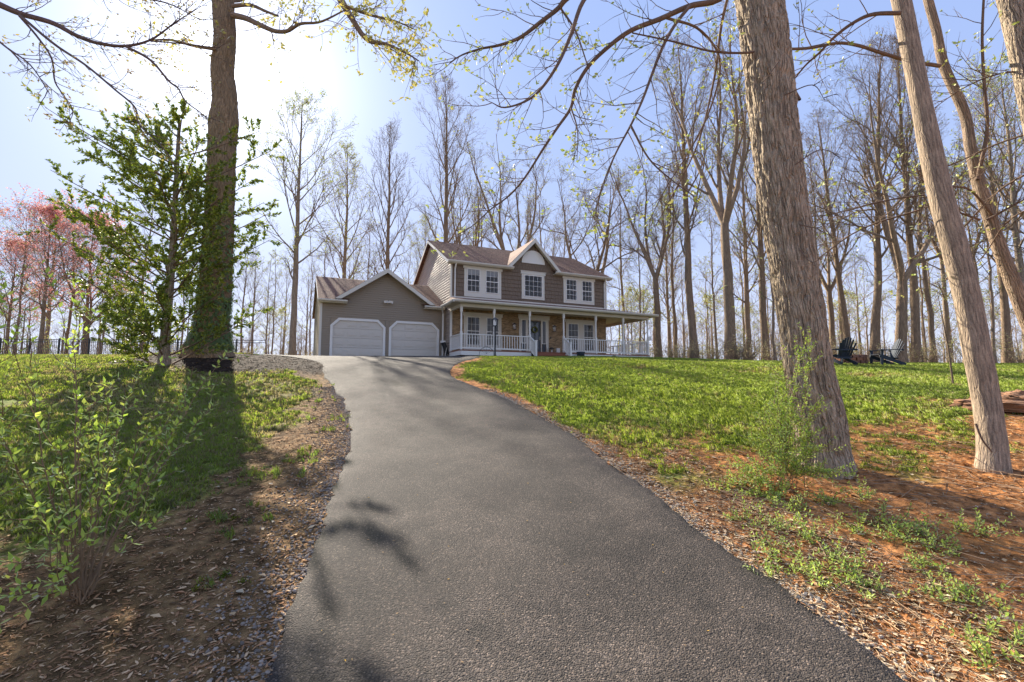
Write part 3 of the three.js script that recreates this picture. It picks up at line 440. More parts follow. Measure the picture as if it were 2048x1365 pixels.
{ // garage
  const gx = -3.61, gp = 4.97, gl = -6.42, gr = -0.8, mz = GZ - 4.1;
  solid('garage_wall', (b) => { b.box(G0 + 0.03, G1 - 0.03, -0.4, GE, GZ - GD, GZ - 0.03); b.prism([V(G0 + 0.03, GE, GZ - 0.05), V(G0 + 0.03, GE, GZ - GD), V(G0 + 0.03, GR - 0.15, mz)], V(0.2, 0, 0)); b.prism([V(-6.1, GE, GZ - 0.03), V(-1.1, GE, GZ - 0.03), V(gx, gp - 0.2, GZ - 0.03)], V(0, 0, -0.1)); }, M.siding);
  const D1 = [-6.57, -3.6], D2 = [-3.4, -0.43], DT = 2.06;
  // siding round the two doors, in runs between them
  const run = (x0, x1, y0, y1) => lap('siding', V(0, y0, GZ), X, Y, Z, y1 - y0, 0.125, 0.03, () => x0, () => x1, M.siding, house);
  run(G0, D1[0], -0.2, 2.05); run(D1[1], D2[0], -0.2, 2.05); run(D2[1], G1, -0.2, 2.05);
  lap('siding', V(0, 2.05, GZ), X, Y, Z, gp - 2.15, 0.125, 0.03, (y) => y < GE - 2.05 ? G0 : lerp(-6.3, gx, (y + 2.05 - GE) / (gp - GE)), (y) => y < GE - 2.05 ? G1 : lerp(-0.92, gx, (y + 2.05 - GE) / (gp - GE)), M.siding, house);
  lap('siding', V(G0, -0.3, GZ), V(0, 0, -1), Y, nX, GR - 0.0, 0.125, 0.02, (y) => Math.max(0, (y - 0.3 - GE) / (GR - GE) * 4.1), (y) => GD - Math.max(0, (y - 0.3 - GE) / (GR - GE) * 4.1), M.siding, house);
  solid('corner_trim', (b) => b.box(G0 - 0.03, G0 + 0.09, -0.3, GE, GZ - 0.02, GZ + 0.035), M.trim);
  for (const [a, c] of [D1, D2]) {
    const d = new THREE.Group(); d.name = 'garage_door'; house.add(d); const tr = 0.13, ch = 0.42, w = c - a;
    const out = [V(a, -0.2, 0), V(a, DT - ch, 0), V(a + ch, DT, 0), V(c - ch, DT, 0), V(c, DT - ch, 0), V(c, -0.2, 0)], q = tr * 0.42;
    const inn = [V(a + tr, -0.2, 0), V(a + tr, DT - ch - q, 0), V(a + ch + q, DT - tr, 0), V(c - ch - q, DT - tr, 0), V(c - tr, DT - ch - q, 0), V(c - tr, -0.2, 0)];
    solid('door_trim', (b) => { for (let k = 0; k < 5; k++) { const P = (v) => V(v.x, v.y, GZ + 0.06); b.prism([P(out[k]), P(out[k + 1]), P(inn[k + 1]), P(inn[k])], V(0, 0, -0.1)); } }, M.white, d);
    const sec = 0.53; for (let s = 0; s < 4; s++) { const y0 = -0.1 + s * sec, y1 = Math.min(DT - 0.05, y0 + sec - 0.012);
      solid('door_section', (b) => b.box(a + tr - 0.02, c - tr + 0.02, y0, y1, GZ - 0.05, GZ - 0.012), M.door, d);
      for (let k = 0; k < 4; k++) { const pw = (w - 2 * tr) / 4, x0 = a + tr + k * pw + 0.09, x1 = x0 + pw - 0.18; if (s === 3 && (k === 0 || k === 3)) continue; const t0 = y0 + 0.11, t1 = Math.min(y1, y0 + sec) - 0.11; solid('raised_panel', (b) => { b.prism([V(x0, t0, GZ - 0.012), V(x1, t0, GZ - 0.012), V(x1, t1, GZ - 0.012), V(x0, t1, GZ - 0.012)], V(0, 0, 0.012)); b.box(x0 + 0.05, x1 - 0.05, t0 + 0.05, t1 - 0.05, GZ, GZ + 0.014); }, M.door, d); } }
    solid('corner_fill', (b) => { for (const s of [0, 1]) { const X0 = s ? c - 0.01 : a + 0.01, X1 = s ? c - ch : a + ch; b.prism([V(X0, DT - ch, GZ + 0.0), V(X0, DT, GZ + 0.0), V(X1, DT, GZ + 0.0)], V(0, 0, -0.008)); } }, M.siding, d);
  }
  const sl = V(0, GR + 0.05 - (GE), -(4.1 + OH)), L = sl.length(), up = sl.clone().normalize();
  const g0 = G0 - 0.15; lap('garage_roof', V(g0, GE + 0.03, GZ + OH), X, up, V(0, -up.z, up.y), L, 0.15, 0.012, () => 0, (y) => lerp(-5.75, gx, Math.min(1, y / (0.95 * L))) - g0, M.roof, house);
  lap('garage_roof', V(g0, GE + 0.03, GZ + OH), X, up, V(0, -up.z, up.y), L, 0.15, 0.012, (y) => lerp(-1.42, gx, Math.min(1, y / (0.95 * L))) - g0, () => G1 - G0 + 0.1, M.roof, house);
  lap('garage_roof', V(G1 - 0.05, GE + 0.03, GZ - GD - OH), nX, V(0, up.y, -up.z), V(0, -up.z, -up.y), L, 0.15, 0.012, () => 0, () => G1 - G0 + 0.1, M.roof, house);
  for (const [s, xe] of [[-1, gl], [1, gr]]) {
    const z = GZ + OH + 0.12, a = V(xe, GE + 0.08, z), t = V(gx, gp, z);
    solid('garage_gable_roof', (b) => b.prism([a, t, V(gx, gp, mz), V(xe, GE + 0.08, GZ + 0.2)], V(0, 0.035, 0)), M.roof);
    solid('rake_board', (b) => b.prism([V(a.x, a.y, z + 0.01), V(t.x, t.y + 0.03, z + 0.01), V(t.x, t.y - 0.22, z + 0.01), V(a.x - s * 0.33, a.y, z + 0.01)], V(0, 0, -0.04)), M.trim);
    solid('rake_soffit', (b) => b.prism([V(a.x - s * 0.1, a.y - 0.03, z - 0.04), V(t.x, t.y - 0.1, z - 0.04), V(t.x, t.y - 0.1, GZ + 0.025), V(a.x - s * 0.1, a.y - 0.03, GZ + 0.025)], V(0, -0.02, 0)), M.soffit);
  }
  for (const [a, c] of [[G0 - 0.15, -5.75], [-1.42, G1 - 0.15]]) { solid('gutter', (b) => b.prism([V(a, GE + 0.03, GZ + OH), V(a, GE + 0.03, GZ + OH + 0.12), V(a, GE - 0.03, GZ + OH + 0.12), V(a, GE - 0.08, GZ + OH + 0.07), V(a, GE - 0.08, GZ + OH)], V(c - a, 0, 0)), M.trim); solid('soffit', (b) => b.box(a, c, GE - 0.13, GE - 0.09, GZ + 0.03, GZ + OH), M.soffit); }
  solid('rake_board', (b) => b.prism([V(G0 - 0.16, GE + 0.03, GZ + OH), V(G0 - 0.16, GR + 0.08, mz), V(G0 - 0.16, GR - 0.08, mz), V(G0 - 0.16, GE - 0.1, GZ + OH)], V(0.03, 0, 0)), M.white);
  solid('floodlight', (b) => { b.box(-3.56, -3.42, 3.05, 3.17, GZ + 0.02, GZ + 0.1); for (const s of [-1, 1]) b.bar(V(-3.49 + s * 0.08, 3.13, GZ + 0.08), V(-3.49 + s * 0.2, 3.09, GZ + 0.26), 0.13, 0.13); }, M.white);
}
shadows(house);
const hp = (x, y, z) => house.localToWorld(V(x, y, z)); house.updateMatrixWorld(true);
// ------------------------------------------------------------------ bark and trees
const barkMap = tex(1024, (u, v) => { const n = fbm(u * 60, v * 14, 4, [60, 14], 81), f = fbm(u * 120, v * 150, 2, [120, 150], 82), p = fbm(u * 5, v * 6, 3, [5, 6], 85), k = 0.79 + (n - 0.5) * 0.5 + (f - 0.5) * 0.22 + (p - 0.5) * 0.14; return [k, k * 0.965, k * 0.92]; }, true);
const barkH = tex(1024, (u, v) => { const n = fbm(u * 36 + (vnoise(u * 8, v * 14, [8, 14], 86) - 0.5) * 1.5, v * 9, 2, [36, 9], 83), g = 1 - Math.min(1, Math.abs(n - 0.5) * 7), f = fbm(u * 90, v * 60, 2, [90, 60], 84), k = clamp(0.85 - g * 0.75 + (f - 0.5) * 0.3, 0, 1); return [k, k, k]; });
const bark = (r, g, b, bump = 0.03) => new THREE.MeshStandardMaterial({ color: new THREE.Color().setRGB(r, g, b), map: barkMap, bumpMap: barkH, bumpScale: bump, roughness: 0.95, side: THREE.DoubleSide });
const B = { grey: bark(0.6, 0.5, 0.4), dark: bark(0.54, 0.41, 0.29), warm: bark(0.6, 0.46, 0.34), pale: bark(0.52, 0.42, 0.32, 0.008), twig: bark(0.34, 0.24, 0.18, 0.004), bigL: bark(0.48, 0.35, 0.22, 0.025), bigR: bark(0.58, 0.48, 0.36, 0.03), purple: bark(0.26, 0.18, 0.17, 0.004) };
const LF = { spring: leafMat(1, 1, 1, 0.5), holly: leafMat(1, 1, 1, 0.5, 0.6), shrub: leafMat(1, 1, 1, 0.6, 0.85) };
const UP = V(0, 1, 0);
function curve(p, dir, len, n, r, wander, trop) { // a wandering shoot that bends towards (trop > 0) or away from the sky
  const pts = [p.clone()], d = dir.clone(), step = len / n;
  for (let k = 0; k < n; k++) { d.addScaledVector(rvec(r), wander).addScaledVector(UP, trop * step).normalize(); pts.push(pts[k].clone().addScaledVector(d, step)); }
  return pts;
}
function aside(dir, ang, az) { const a = Math.abs(dir.y) > 0.9 ? V(1, 0, 0) : UP, s = V(0, 0, 0).crossVectors(dir, a).normalize(), t = V(0, 0, 0).crossVectors(dir, s); return dir.clone().multiplyScalar(Math.cos(ang)).addScaledVector(s, Math.sin(ang) * Math.cos(az)).addScaledVector(t, Math.sin(ang) * Math.sin(az)).normalize(); }
const onLine = (pts, t) => { const f = clamp(t, 0, 0.9999) * (pts.length - 1), k = Math.floor(f); return [pts[k].clone().lerp(pts[k + 1], f - k), V(0, 0, 0).subVectors(pts[k + 1], pts[k]).normalize()]; };
function leaves(lb, p, r, n, size, cols, spread = 0.12) { for (let k = 0; k < n; k++) { const c = cols[Math.floor(r() * cols.length)], f = 0.8 + r() * 0.4; lb.col = [c[0] * f, c[1] * f, c[2] * f]; const d = rvec(r); d.y = d.y * 0.6 + 0.1; d.normalize(); const nn = rvec(r).cross(d).normalize(); lb.leaf(V(p.x + (r() - 0.5) * spread, p.y + (r() - 0.5) * spread, p.z + (r() - 0.5) * spread), d, nn, size * (0.7 + r() * 0.6), size * 0.6, 0.2); } }
const SPRING = [[0.5, 0.52, 0.12], [0.42, 0.5, 0.1], [0.58, 0.55, 0.16], [0.38, 0.44, 0.1]];
// grows boughs into gb; leaves into lb
function bough(gb, lb, p, dir, len, rad, level, o, r) {
  const n = [0, 7, 5, 3, 1][level], pts = curve(p, dir, len, n, r, o.wander * [0, 1, 1.2, 1.4, 1][level], o.trop * [0, 1, 1.2, 1.4, 1][level]), R = pts.map((_, k) => Math.max(o.min, rad * (1 - 0.8 * k / n)));
  gb.tube(pts, R, [0, 5, 4, 3, 3][level]);
  if (lb && level >= o.leafLevel && r() < o.leafP) leaves(lb, pts[n], r, o.leafN, o.leafSize, o.cols, o.leafSize * 2.2);
  if (level >= o.levels) return;
  const kids = o.kids[level];
  for (let k = 0; k < kids; k++) {
    const t = lerp([0, 0.25, 0.2, 0.15][level], 1, (k + r() * 0.8) / kids), [q, d] = onLine(pts, t);
    const cl = len * lerp(0.62, 0.3, t) * (0.75 + r() * 0.5);
    bough(gb, lb, q, aside(d, o.ang * (0.7 + r() * 0.6), r() * 6.283), cl, Math.max(o.min, rad * lerp(0.55, 0.25, t)), level + 1, o, r);
  }
}
const TREE = { H: 22, r0: 0.24, crown: 0.35, limbs: 22, limbLen: 6, limbAng: 0.75, ang: 0.6, trop: 0.14, wander: 0.14, sway: 0.02, min: 0.0055, kids: [0, 7, 5, 3], levels: 4, leafLevel: 3, leafP: 0, leafN: 2, leafSize: 0.16, cols: SPRING, fork: 0, sides: 9, lean: [0, 0] };
function growTree(opts, seed) {
  const o = { ...TREE, ...opts }, r = RNG(seed), tk = new GB(), br = new GB(), lb = new GB();
  const n = 16, pts = []; let x = 0, z = 0;
  const th = o.fork ? o.H * o.fork : o.H;
  for (let k = 0; k <= n; k++) { const t = k / n; pts.push(V(x + o.lean[0] * t * th, th * t - 0.3 * (k === 0), z + o.lean[1] * t * th)); x += (r() - 0.5) * o.sway * th / 4; z += (r() - 0.5) * o.sway * th / 4; }
  const rr = (t) => o.r0 * (o.fork ? 1 - 0.3 * t : Math.max(0.05, (1 - t) ** 0.8)) * (1 + 0.55 * Math.exp(-t * th / 0.35));
  tk.tube(pts, pts.map((_, k) => rr(k / n)), o.sides, (a, l) => 1 + 0.08 * Math.sin(a * 3 + l) + 0.05 * Math.sin(a * 5 - l * 2));
  if (o.fork) {
    const [q, d] = onLine(pts, 0.985), nf = o.nfork ?? 3;
    for (let f = 0; f < nf; f++) {
      const fl = o.H * (1 - o.fork) * (0.75 + r() * 0.4), fp = curve(q, aside(d, 0.3 + r() * 0.3, f / nf * 6.283 + r()), fl, 10, r, 0.12, 0.1), fr = o.r0 * 0.55;
      tk.tube(fp, fp.map((_, k) => Math.max(0.02, fr * (1 - k / 10.5))), 7);
      const m = Math.round(o.limbs / nf);
      for (let k = 0; k < m; k++) { const t = lerp(0.15, 0.98, (k + r()) / m), [pp, dd] = onLine(fp, t); bough(br, lb, pp, aside(dd, o.limbAng * (0.7 + r() * 0.5), k * 2.4 + r()), o.limbLen * lerp(1, 0.35, t) * (0.7 + r() * 0.5), Math.max(o.min, fr * (1 - t) * 0.5 + 0.012), 1, o, r); }
    }
  } else for (let k = 0; k < o.limbs; k++) {
    const s = (k + r() * 0.7) / o.limbs, t = lerp(o.crown, 0.985, s), [q, d] = onLine(pts, t), prof = Math.sin(Math.PI * clamp(s * 0.8 + 0.16, 0, 1)) * lerp(1, 0.75, s);
    bough(br, lb, q, aside(d, o.limbAng * lerp(1.1, 0.55, s) * (0.8 + r() * 0.4), k * 2.399 + r() * 0.8), o.limbLen * prof * (0.75 + r() * 0.5), Math.max(o.min, rr(t) * 0.42), 1, o, r);
  }
  return { trunk: tk.geo(), branches: br.geo(), leaves: lb.p.length ? lb.geo() : null };
}
function treeThing(name, g, tm, bm, lm, label, category, group) {
  const t = new THREE.Group(); t.name = numbered(name); scene.add(t);
  part('trunk', g.trunk, tm, t); part('branches', g.branches, bm, t); if (g.leaves) part('leaves', g.leaves, lm, t);
  tag(t, label, category, group); return t;
}
const KIND = {
  poplar: { g: growTree({ H: 24, r0: 0.3, crown: 0.3, limbs: 24, limbLen: 6.6, limbAng: 0.85, trop: 0.13, leafP: 0.38, leafN: 2, leafSize: 0.15 }, 11), b: B.grey, name: 'tulip_tree', label: 'tall straight tree with sparse pale yellow-green spring leaves in its high crown', group: 'leafing trees of the wood' },
  poplar2: { g: growTree({ H: 22, r0: 0.26, crown: 0.25, limbs: 26, limbLen: 5.4, limbAng: 0.7, trop: 0.16, leafP: 0.3, leafN: 2, leafSize: 0.14 }, 12), b: B.warm, name: 'tulip_tree', label: 'slim tree with fine upswept branches and scattered yellow-green leaves', group: 'slim leafing trees of the wood' },
  tall: { g: growTree({ H: 25, r0: 0.3, crown: 0.3, limbs: 25, limbLen: 6, limbAng: 0.62, trop: 0.16 }, 13), b: B.dark, name: 'bare_tree', label: 'tall bare tree with a single straight trunk and upswept grey branches', group: 'bare single-trunk trees of the wood' },
  tall2: { g: growTree({ H: 23, r0: 0.22, crown: 0.42, limbs: 20, limbLen: 4.6, limbAng: 0.8, trop: 0.1, sway: 0.05, wander: 0.2 }, 14), b: B.dark, name: 'bare_tree', label: 'bare tree with a slightly crooked slim trunk and short twiggy branches', group: 'crooked bare trees of the wood' },
  vase: { g: growTree({ H: 24, r0: 0.34, fork: 0.36, nfork: 4, limbs: 26, limbLen: 5, limbAng: 0.55, trop: 0.16, leafP: 0.12, leafSize: 0.14 }, 15), b: B.dark, name: 'forked_tree', label: 'tree whose trunk divides into several upright boughs with fine twigs', group: 'trees with upright divided trunks' },
  spread: { g: growTree({ H: 17, r0: 0.34, fork: 0.3, nfork: 3, limbs: 24, limbLen: 6, limbAng: 0.8, ang: 0.75, trop: 0.03, wander: 0.22, leafP: 0.08, leafSize: 0.14 }, 16), b: B.dark, name: 'spreading_tree', label: 'bare tree with a low fork and wide crooked spreading boughs', group: 'wide spreading bare trees' },
  slim: { g: growTree({ H: 15, r0: 0.11, crown: 0.3, limbs: 16, limbLen: 3, limbAng: 0.8, trop: 0.08, sway: 0.06, levels: 3, wander: 0.2, leafP: 0.3, leafSize: 0.12, leafLevel: 3 }, 17), b: B.warm, name: 'young_tree', label: 'thin young tree of the wood with a pole-like trunk and few leaves', group: 'thin young trees of the wood' },
  under: { g: growTree({ H: 8, r0: 0.09, crown: 0.15, limbs: 20, limbLen: 3.2, limbAng: 0.95, ang: 0.7, trop: 0.05, levels: 3, kids: [0, 6, 5, 0], leafP: 0.85, leafLevel: 2, leafN: 3, leafSize: 0.14, wander: 0.2, cols: [[0.42, 0.5, 0.12], [0.5, 0.5, 0.16], [0.5, 0.4, 0.16]] }, 18), b: B.dark, name: 'understory_tree', label: 'small understory tree misted with fresh light green leaves', group: 'small leafing trees under the wood' },
  pink: { g: growTree({ H: 11, r0: 0.16, crown: 0.3, limbs: 26, limbLen: 5, limbAng: 0.9, ang: 0.7, trop: 0.06, levels: 3, kids: [0, 8, 6, 0], leafP: 0.9, leafLevel: 2, leafN: 4, leafSize: 0.15, wander: 0.18, cols: [[0.75, 0.34, 0.3], [0.8, 0.42, 0.36], [0.7, 0.3, 0.3], [0.8, 0.5, 0.4]] }, 19), b: B.dark, name: 'red_maple', label: 'pink-red budding tree beyond the black fence', group: 'pink budding trees beyond the fence' },
  far: { g: growTree({ H: 19, r0: 0.2, crown: 0.3, limbs: 14, limbLen: 4.6, limbAng: 0.7, trop: 0.12, levels: 3, kids: [0, 5, 4, 0], min: 0.011, sides: 6, leafP: 0.25, leafSize: 0.24, leafN: 1 }, 20), b: B.dark, name: 'wood_tree', label: 'distant bare tree deep in the wood behind the lawn and house', group: 'distant trees deep in the wood' },
  far2: { g: growTree({ H: 17, r0: 0.17, crown: 0.35, limbs: 14, limbLen: 4, limbAng: 0.8, trop: 0.08, sway: 0.05, levels: 3, kids: [0, 5, 4, 0], min: 0.011, sides: 6, leafP: 0.6, leafSize: 0.22, leafN: 1 }, 21), b: B.dark, name: 'wood_tree', label: 'distant tree with thin pale green leaf haze deep in the wood', group: 'distant greening trees deep in the wood' },
};
const protoOf = {};
function plant(kind, px, D, H, turn, label, lean = 0) {
  const k = KIND[kind], x = (px - 1024) / F * D * 1.0, c = at(px, 720, D); let t;
  if (!protoOf[kind]) { t = protoOf[kind] = treeThing(k.name, k.g, k.b, k.b === B.warm ? B.warm : k.b, LF.spring, k.label, 'tree', k.group); } else { t = protoOf[kind].clone(); t.name = numbered(k.name); scene.add(t); t.userData = { label: k.label, category: 'tree', group: k.group }; }
  const s = H / (k.h ??= (k.g.trunk.computeBoundingBox(), k.g.branches.computeBoundingBox(), Math.max(k.g.trunk.boundingBox.max.y, k.g.branches.boundingBox.max.y)));
  t.position.set(c.x, land(c.x, D) - 0.05, -D); t.scale.setScalar(s); t.rotation.set(0, turn, lean);
  if (label) { t.userData.label = label; delete t.userData.group; }
  return t;
}
{
  const R = RNG(77), tr = () => R() * 6.283;
  // behind the garage and the house
  plant('poplar', 583, 40, 24.5, 0.4, 'tall tree with pale yellow leaves standing clear beside the garage, base in view');
  plant('poplar2', 683, 46, 23, 1.2, 'yellow-green leafing tree rising behind the garage roof'); plant('tall', 772, 44, 24, 2.0, 'bare dark tree rising behind the garage gable peak');
  plant('tall', 893, 48, 32, 0.9, 'tallest bare tree behind the house, reaching high above the roof ridge'); plant('vase', 925, 55, 27, 0.3); plant('vase', 1030, 52, 29.5, 1.7, 'tall tree of many upright boughs behind the front gable of the house');
  plant('poplar2', 845, 58, 20, 2.4); plant('vase', 1085, 62, 25, 3.1); plant('tall2', 965, 60, 24, 0.1); plant('tall2', 735, 60, 20, 1.1); plant('tall2', 640, 62, 19, 4.1); plant('tall2', 1130, 64, 24, 2.2);
  plant('spread', 1178, 43, 21, 0.5, 'wide forked bare tree whose boughs rise behind the house roof end'); plant('slim', 620, 48, 13, 1); plant('slim', 545, 46, 12, 2); plant('slim', 700, 52, 15, 3); plant('slim', 812, 60, 18, 4);
  // beyond the fence
  plant('pink', 78, 36, 13.5, 0.7); plant('pink', 165, 40, 14.5, 2.7); plant('pink', 10, 40, 12, 4.7);
  plant('slim', 30, 37, 13, tr()); plant('tall2', 130, 42, 15, tr()); plant('spread', 170, 40, 12, 2.6); plant('slim', 200, 39, 12, tr()); plant('tall2', 280, 36, 14, tr()); plant('poplar2', 90, 52, 20, tr()); plant('under', 250, 44, 8, tr()); plant('under', 40, 44, 8, tr()); plant('slim', 240, 50, 14, tr()); plant('tall2', 360, 55, 14, tr()); plant('slim', 505, 44, 10, tr()); plant('slim', 530, 55, 14, tr()); plant('tall2', 480, 60, 17, tr()); plant('under', 560, 60, 9, tr());
  plant('slim', -50, 34, 12, tr()); plant('tall2', -110, 38, 18, tr());
  // edge of the wood past the porch and the lawn
  plant('vase', 1318, 36, 19, 1.1, 'tree with a forked trunk standing just past the porch corner'); plant('under', 1265, 44, 8, tr()); plant('under', 1290, 50, 9, tr()); plant('tall2', 1250, 50, 21, tr()); plant('tall2', 1352, 44, 20, tr()); plant('slim', 1280, 40, 14, tr());
  plant('tall', 1388, 33, 25, tr());  plant('slim', 1436, 38, 15, tr()); plant('vase', 1464, 28, 24, 0.6, 'stout dark forked tree at the lawn edge, seen just beside the large grey trunk');   plant('tall', 1532, 34, 23, tr()); plant('slim', 1552, 30, 13, tr()); plant('poplar2', 1500, 40, 22, tr());
  plant('tall2', 1625, 40, 21, tr()); plant('vase', 1668, 42, 20, tr()); plant('slim', 1652, 28, 14, tr()); plant('tall', 1702, 36, 22, tr(), null, 0.06); plant('tall', 1748, 29, 22, tr(), null, 0.08); plant('slim', 1760, 34, 15, tr()); 
  plant('spread', 1800, 27, 17, 1.9, 'thick-trunked tree forking low behind the side-on garden chair', 0.1); plant('tall', 1834, 29, 22, tr()); plant('tall2', 1868, 33, 20, tr());  plant('poplar', 1900, 44, 21, tr()); plant('slim', 1850, 40, 14, tr()); plant('vase', 1935, 38, 20, tr()); plant('tall2', 1960, 45, 20, tr()); plant('slim', 1990, 30, 14, tr()); plant('tall', 2015, 34, 22, tr()); plant('poplar', 2060, 30, 21, tr()); plant('tall2', 2090, 36, 20, tr()); plant('vase', 2140, 33, 21, tr()); plant('poplar2', 1580, 50, 22, tr()); plant('under', 1600, 38, 8, tr()); plant('under', 1700, 50, 9, tr()); plant('under', 1850, 48, 9, tr()); plant('under', 1960, 42, 8, tr()); plant('under', 1420, 52, 9, tr()); plant('under', 1500, 54, 8, tr()); plant('poplar2', 1340, 52, 20, tr());
  for (let k = 0; k < 84; k++) { const px = -150 + (k + R()) / 84 * 2400, D = 56 + R() * 40; plant(k % 3 ? 'far' : 'far2', px, D, (px < 500 ? 13 : px < 1200 ? 15 : 19) * (0.75 + R() * 0.45), tr()); }
  { // the wood beyond, one mass
    const parts = KIND.far2.g, g = mergeGeometries([parts.trunk, parts.branches]), n = 420, o = new THREE.InstancedMesh(g, B.dark, n), m = new THREE.Matrix4(), q = new THREE.Quaternion();
    for (let k = 0; k < n; k++) { const D = 85 + R() * 70, px = -300 + R() * 2700, x = (px - 1024) / F * D; q.setFromAxisAngle(UP, tr()); const s = 0.65 + R() * 0.4; m.compose(V(x, land(x, D) - 0.1, -D), q, V(s, s * (px < 1150 ? 0.75 : 1), s)); o.setMatrixAt(k, m); }
    top(o, 'far_wood'); tag(o, 'hazy mass of bare trees far behind the house and lawn', 'woods', null, 'stuff');
  }
  { // brush along the foot of the wood
    const r = RNG(91), gb = new GB(), lb = new GB();
    for (let k = 0; k < 16; k++) { const d = V((r() - 0.5) * 1.1, 1, (r() - 0.5) * 1.1).normalize(), pts = curve(V((r() - 0.5) * 0.5, 0, (r() - 0.5) * 0.5), d, 1 + r() * 1.2, 4, r, 0.2, 0); gb.tube(pts, pts.map((_, i) => 0.014 * (1 - i / 5)), 3); for (let j = 0; j < 4; j++) { const [q, dd] = onLine(pts, 0.3 + r() * 0.7), tp = curve(q, aside(dd, 0.7, r() * 6.28), 0.5, 2, r, 0.2, 0.1); gb.tube(tp, [0.008, 0.006, 0.005], 3); leaves(lb, tp[2], r, 3, 0.09, [[0.6, 0.58, 0.2], [0.65, 0.55, 0.28], [0.6, 0.44, 0.24]], 0.4); } }
    const n = 190, spots = []; for (let k = 0; k < n; k++) { const right = r() < 0.72, px = right ? 1230 + r() * 1000 : -150 + r() * 820, D = (right ? 27 : 36) + r() * r() * 34; spots.push([px, D]); }
    for (const [name, geo, mat] of [['brush_twigs', gb.geo(), B.warm], ['brush_leaves', lb.geo(), LF.spring]]) {
      const o = new THREE.InstancedMesh(geo, mat, n), m = new THREE.Matrix4(), q = new THREE.Quaternion();
      spots.forEach(([px, D], k) => { const x = (px - 1024) / F * D, s = 0.35 + hash(k, 5) * 0.5; q.setFromAxisAngle(UP, hash(k, 6) * 6.28); m.compose(V(x, land(x, D), -D), q, V(s * 1.3, s, s * 1.3)); o.setMatrixAt(k, m); });
      top(o, name); tag(o, name === 'brush_twigs' ? 'tangled bare brush along the foot of the wood' : 'small tan and light green leaves on the brush at the wood edge', 'undergrowth', null, 'stuff');
    }
  }
}
// ------------------------------------------------------------------ the big trees in front
function pixelTrunk(list, D0, D1, sub = 6) { // [py, left px, right px] from the foot up -> centre line and radii
  const n = list.length, c = [], R = [];
  list.forEach(([py, a, b], k) => { const D = lerp(D0, D1, k / (n - 1)); const p = at((a + b) / 2, py, D); c.push(p); R.push((b - a) / 2 / F * D * Math.cos(Math.atan(((a + b) / 2 - PW / 2) / F))); });
  const cv = new THREE.CatmullRomCurve3(c, false, 'centripetal'), pts = [], rad = [], m = (n - 1) * sub;
  for (let k = 0; k <= m; k++) { const f = k / m * (n - 1), i = Math.min(n - 2, Math.floor(f)), t = f - i, s = t * t * (3 - 2 * t); pts.push(cv.getPoint(k / m)); rad.push(lerp(R[i], R[i + 1], s)); }
  return { pts, rad };
}
function ridged(scale, depth, flare, seed, groove) { // furrowed bark and root flare as real relief
  return (a, l, k) => {
    const per = Math.round(scale), x = a / (2 * Math.PI) * per, wx = (vnoise(x * 0.5, l * 3, per / 2, seed) - 0.5) * 1.6;
    const n1 = vnoise(x + wx, l * 3.2, per, seed + 1), n2 = vnoise(x * 2 + wx, l * 7, per * 2, seed + 2), n3 = vnoise(x * 4, l * 12, per * 4, seed + 3);
    const f1 = 1 - Math.min(1, Math.abs(n1 - 0.5) * 5), f2 = 1 - Math.min(1, Math.abs(n2 - 0.5) * 5);
    let f = 1 + depth * (0.3 - f1 * 0.9 - f2 * 0.45 + (n3 - 0.5) * 0.35);
    f *= 1 + flare * Math.exp(-l / 0.45) * (0.55 + 0.45 * Math.sin(a * 5 + seed));
    if (groove) { const q = Math.abs(a - groove) ; f *= 1 - 0.16 * Math.exp(-(q * q) / 0.017); }
    return f;
  };
}
function detailTrunk(spec, sides, step, vary) { // resample finely so the relief shows
  const cv = new THREE.CatmullRomCurve3(spec.pts, false, 'centripetal'), L = cv.getLength(), n = Math.ceil(L / step), pts = [], rad = [];
  for (let k = 0; k <= n; k++) { const t = k / n; pts.push(cv.getPoint(t)); const f = t * (spec.rad.length - 1), i = Math.min(spec.rad.length - 2, Math.floor(f)); rad.push(lerp(spec.rad[i], spec.rad[i + 1], f - i)); }
  const b = new GB(); b.tube(pts, rad, sides, vary); const g = b.geo(); g.computeVertexNormals();
  const nr = g.attributes.normal, row = sides + 1; // weld the seam's normals
  for (let k = 0; k <= n; k++) { const i = k * row, j = i + sides, v = V(nr.getX(i) + nr.getX(j), nr.getY(i) + nr.getY(j), nr.getZ(i) + nr.getZ(j)).normalize(); nr.setXYZ(i, v.x, v.y, v.z); nr.setXYZ(j, v.x, v.y, v.z); }
  return { g, pts, rad };
}
// twigs that hook upwards, with buds or young leaves at their tips
function twigs(gb, lb, pts, rad, n, len, r, o = {}) {
  const { trop = 0.6, cols = SPRING, size = 0.06, bud = 0.7, depth = 1, from = 0.1, thick = 0.007, ang = 0.8 } = o;
  for (let k = 0; k < n; k++) {
    const t = lerp(from, 1, (k + r()) / n), [q, d] = onLine(pts, t), L = len * lerp(1, 0.6, t) * (0.4 + r() * 0.9), tp = curve(q, aside(d, ang * (0.6 + r() * 0.7), r() * 6.283), L, 5, r, 0.2, trop / Math.max(0.3, L) * 0.5);
    const th = thick * (0.7 + 0.5 * L / len); gb.tube(tp, tp.map((_, i) => th * (1 - i / 6.5)), 3);
    if (r() < bud) leaves(lb, tp[5], r, 2 + Math.floor(r() * 2), size, cols, size * 0.6);
    if (depth > 0) twigs(gb, lb, tp, null, 3 + Math.floor(r() * 2), L * 0.5, r, { ...o, depth: depth - 1, thick: thick * 0.6, from: 0.25 });
  }
}
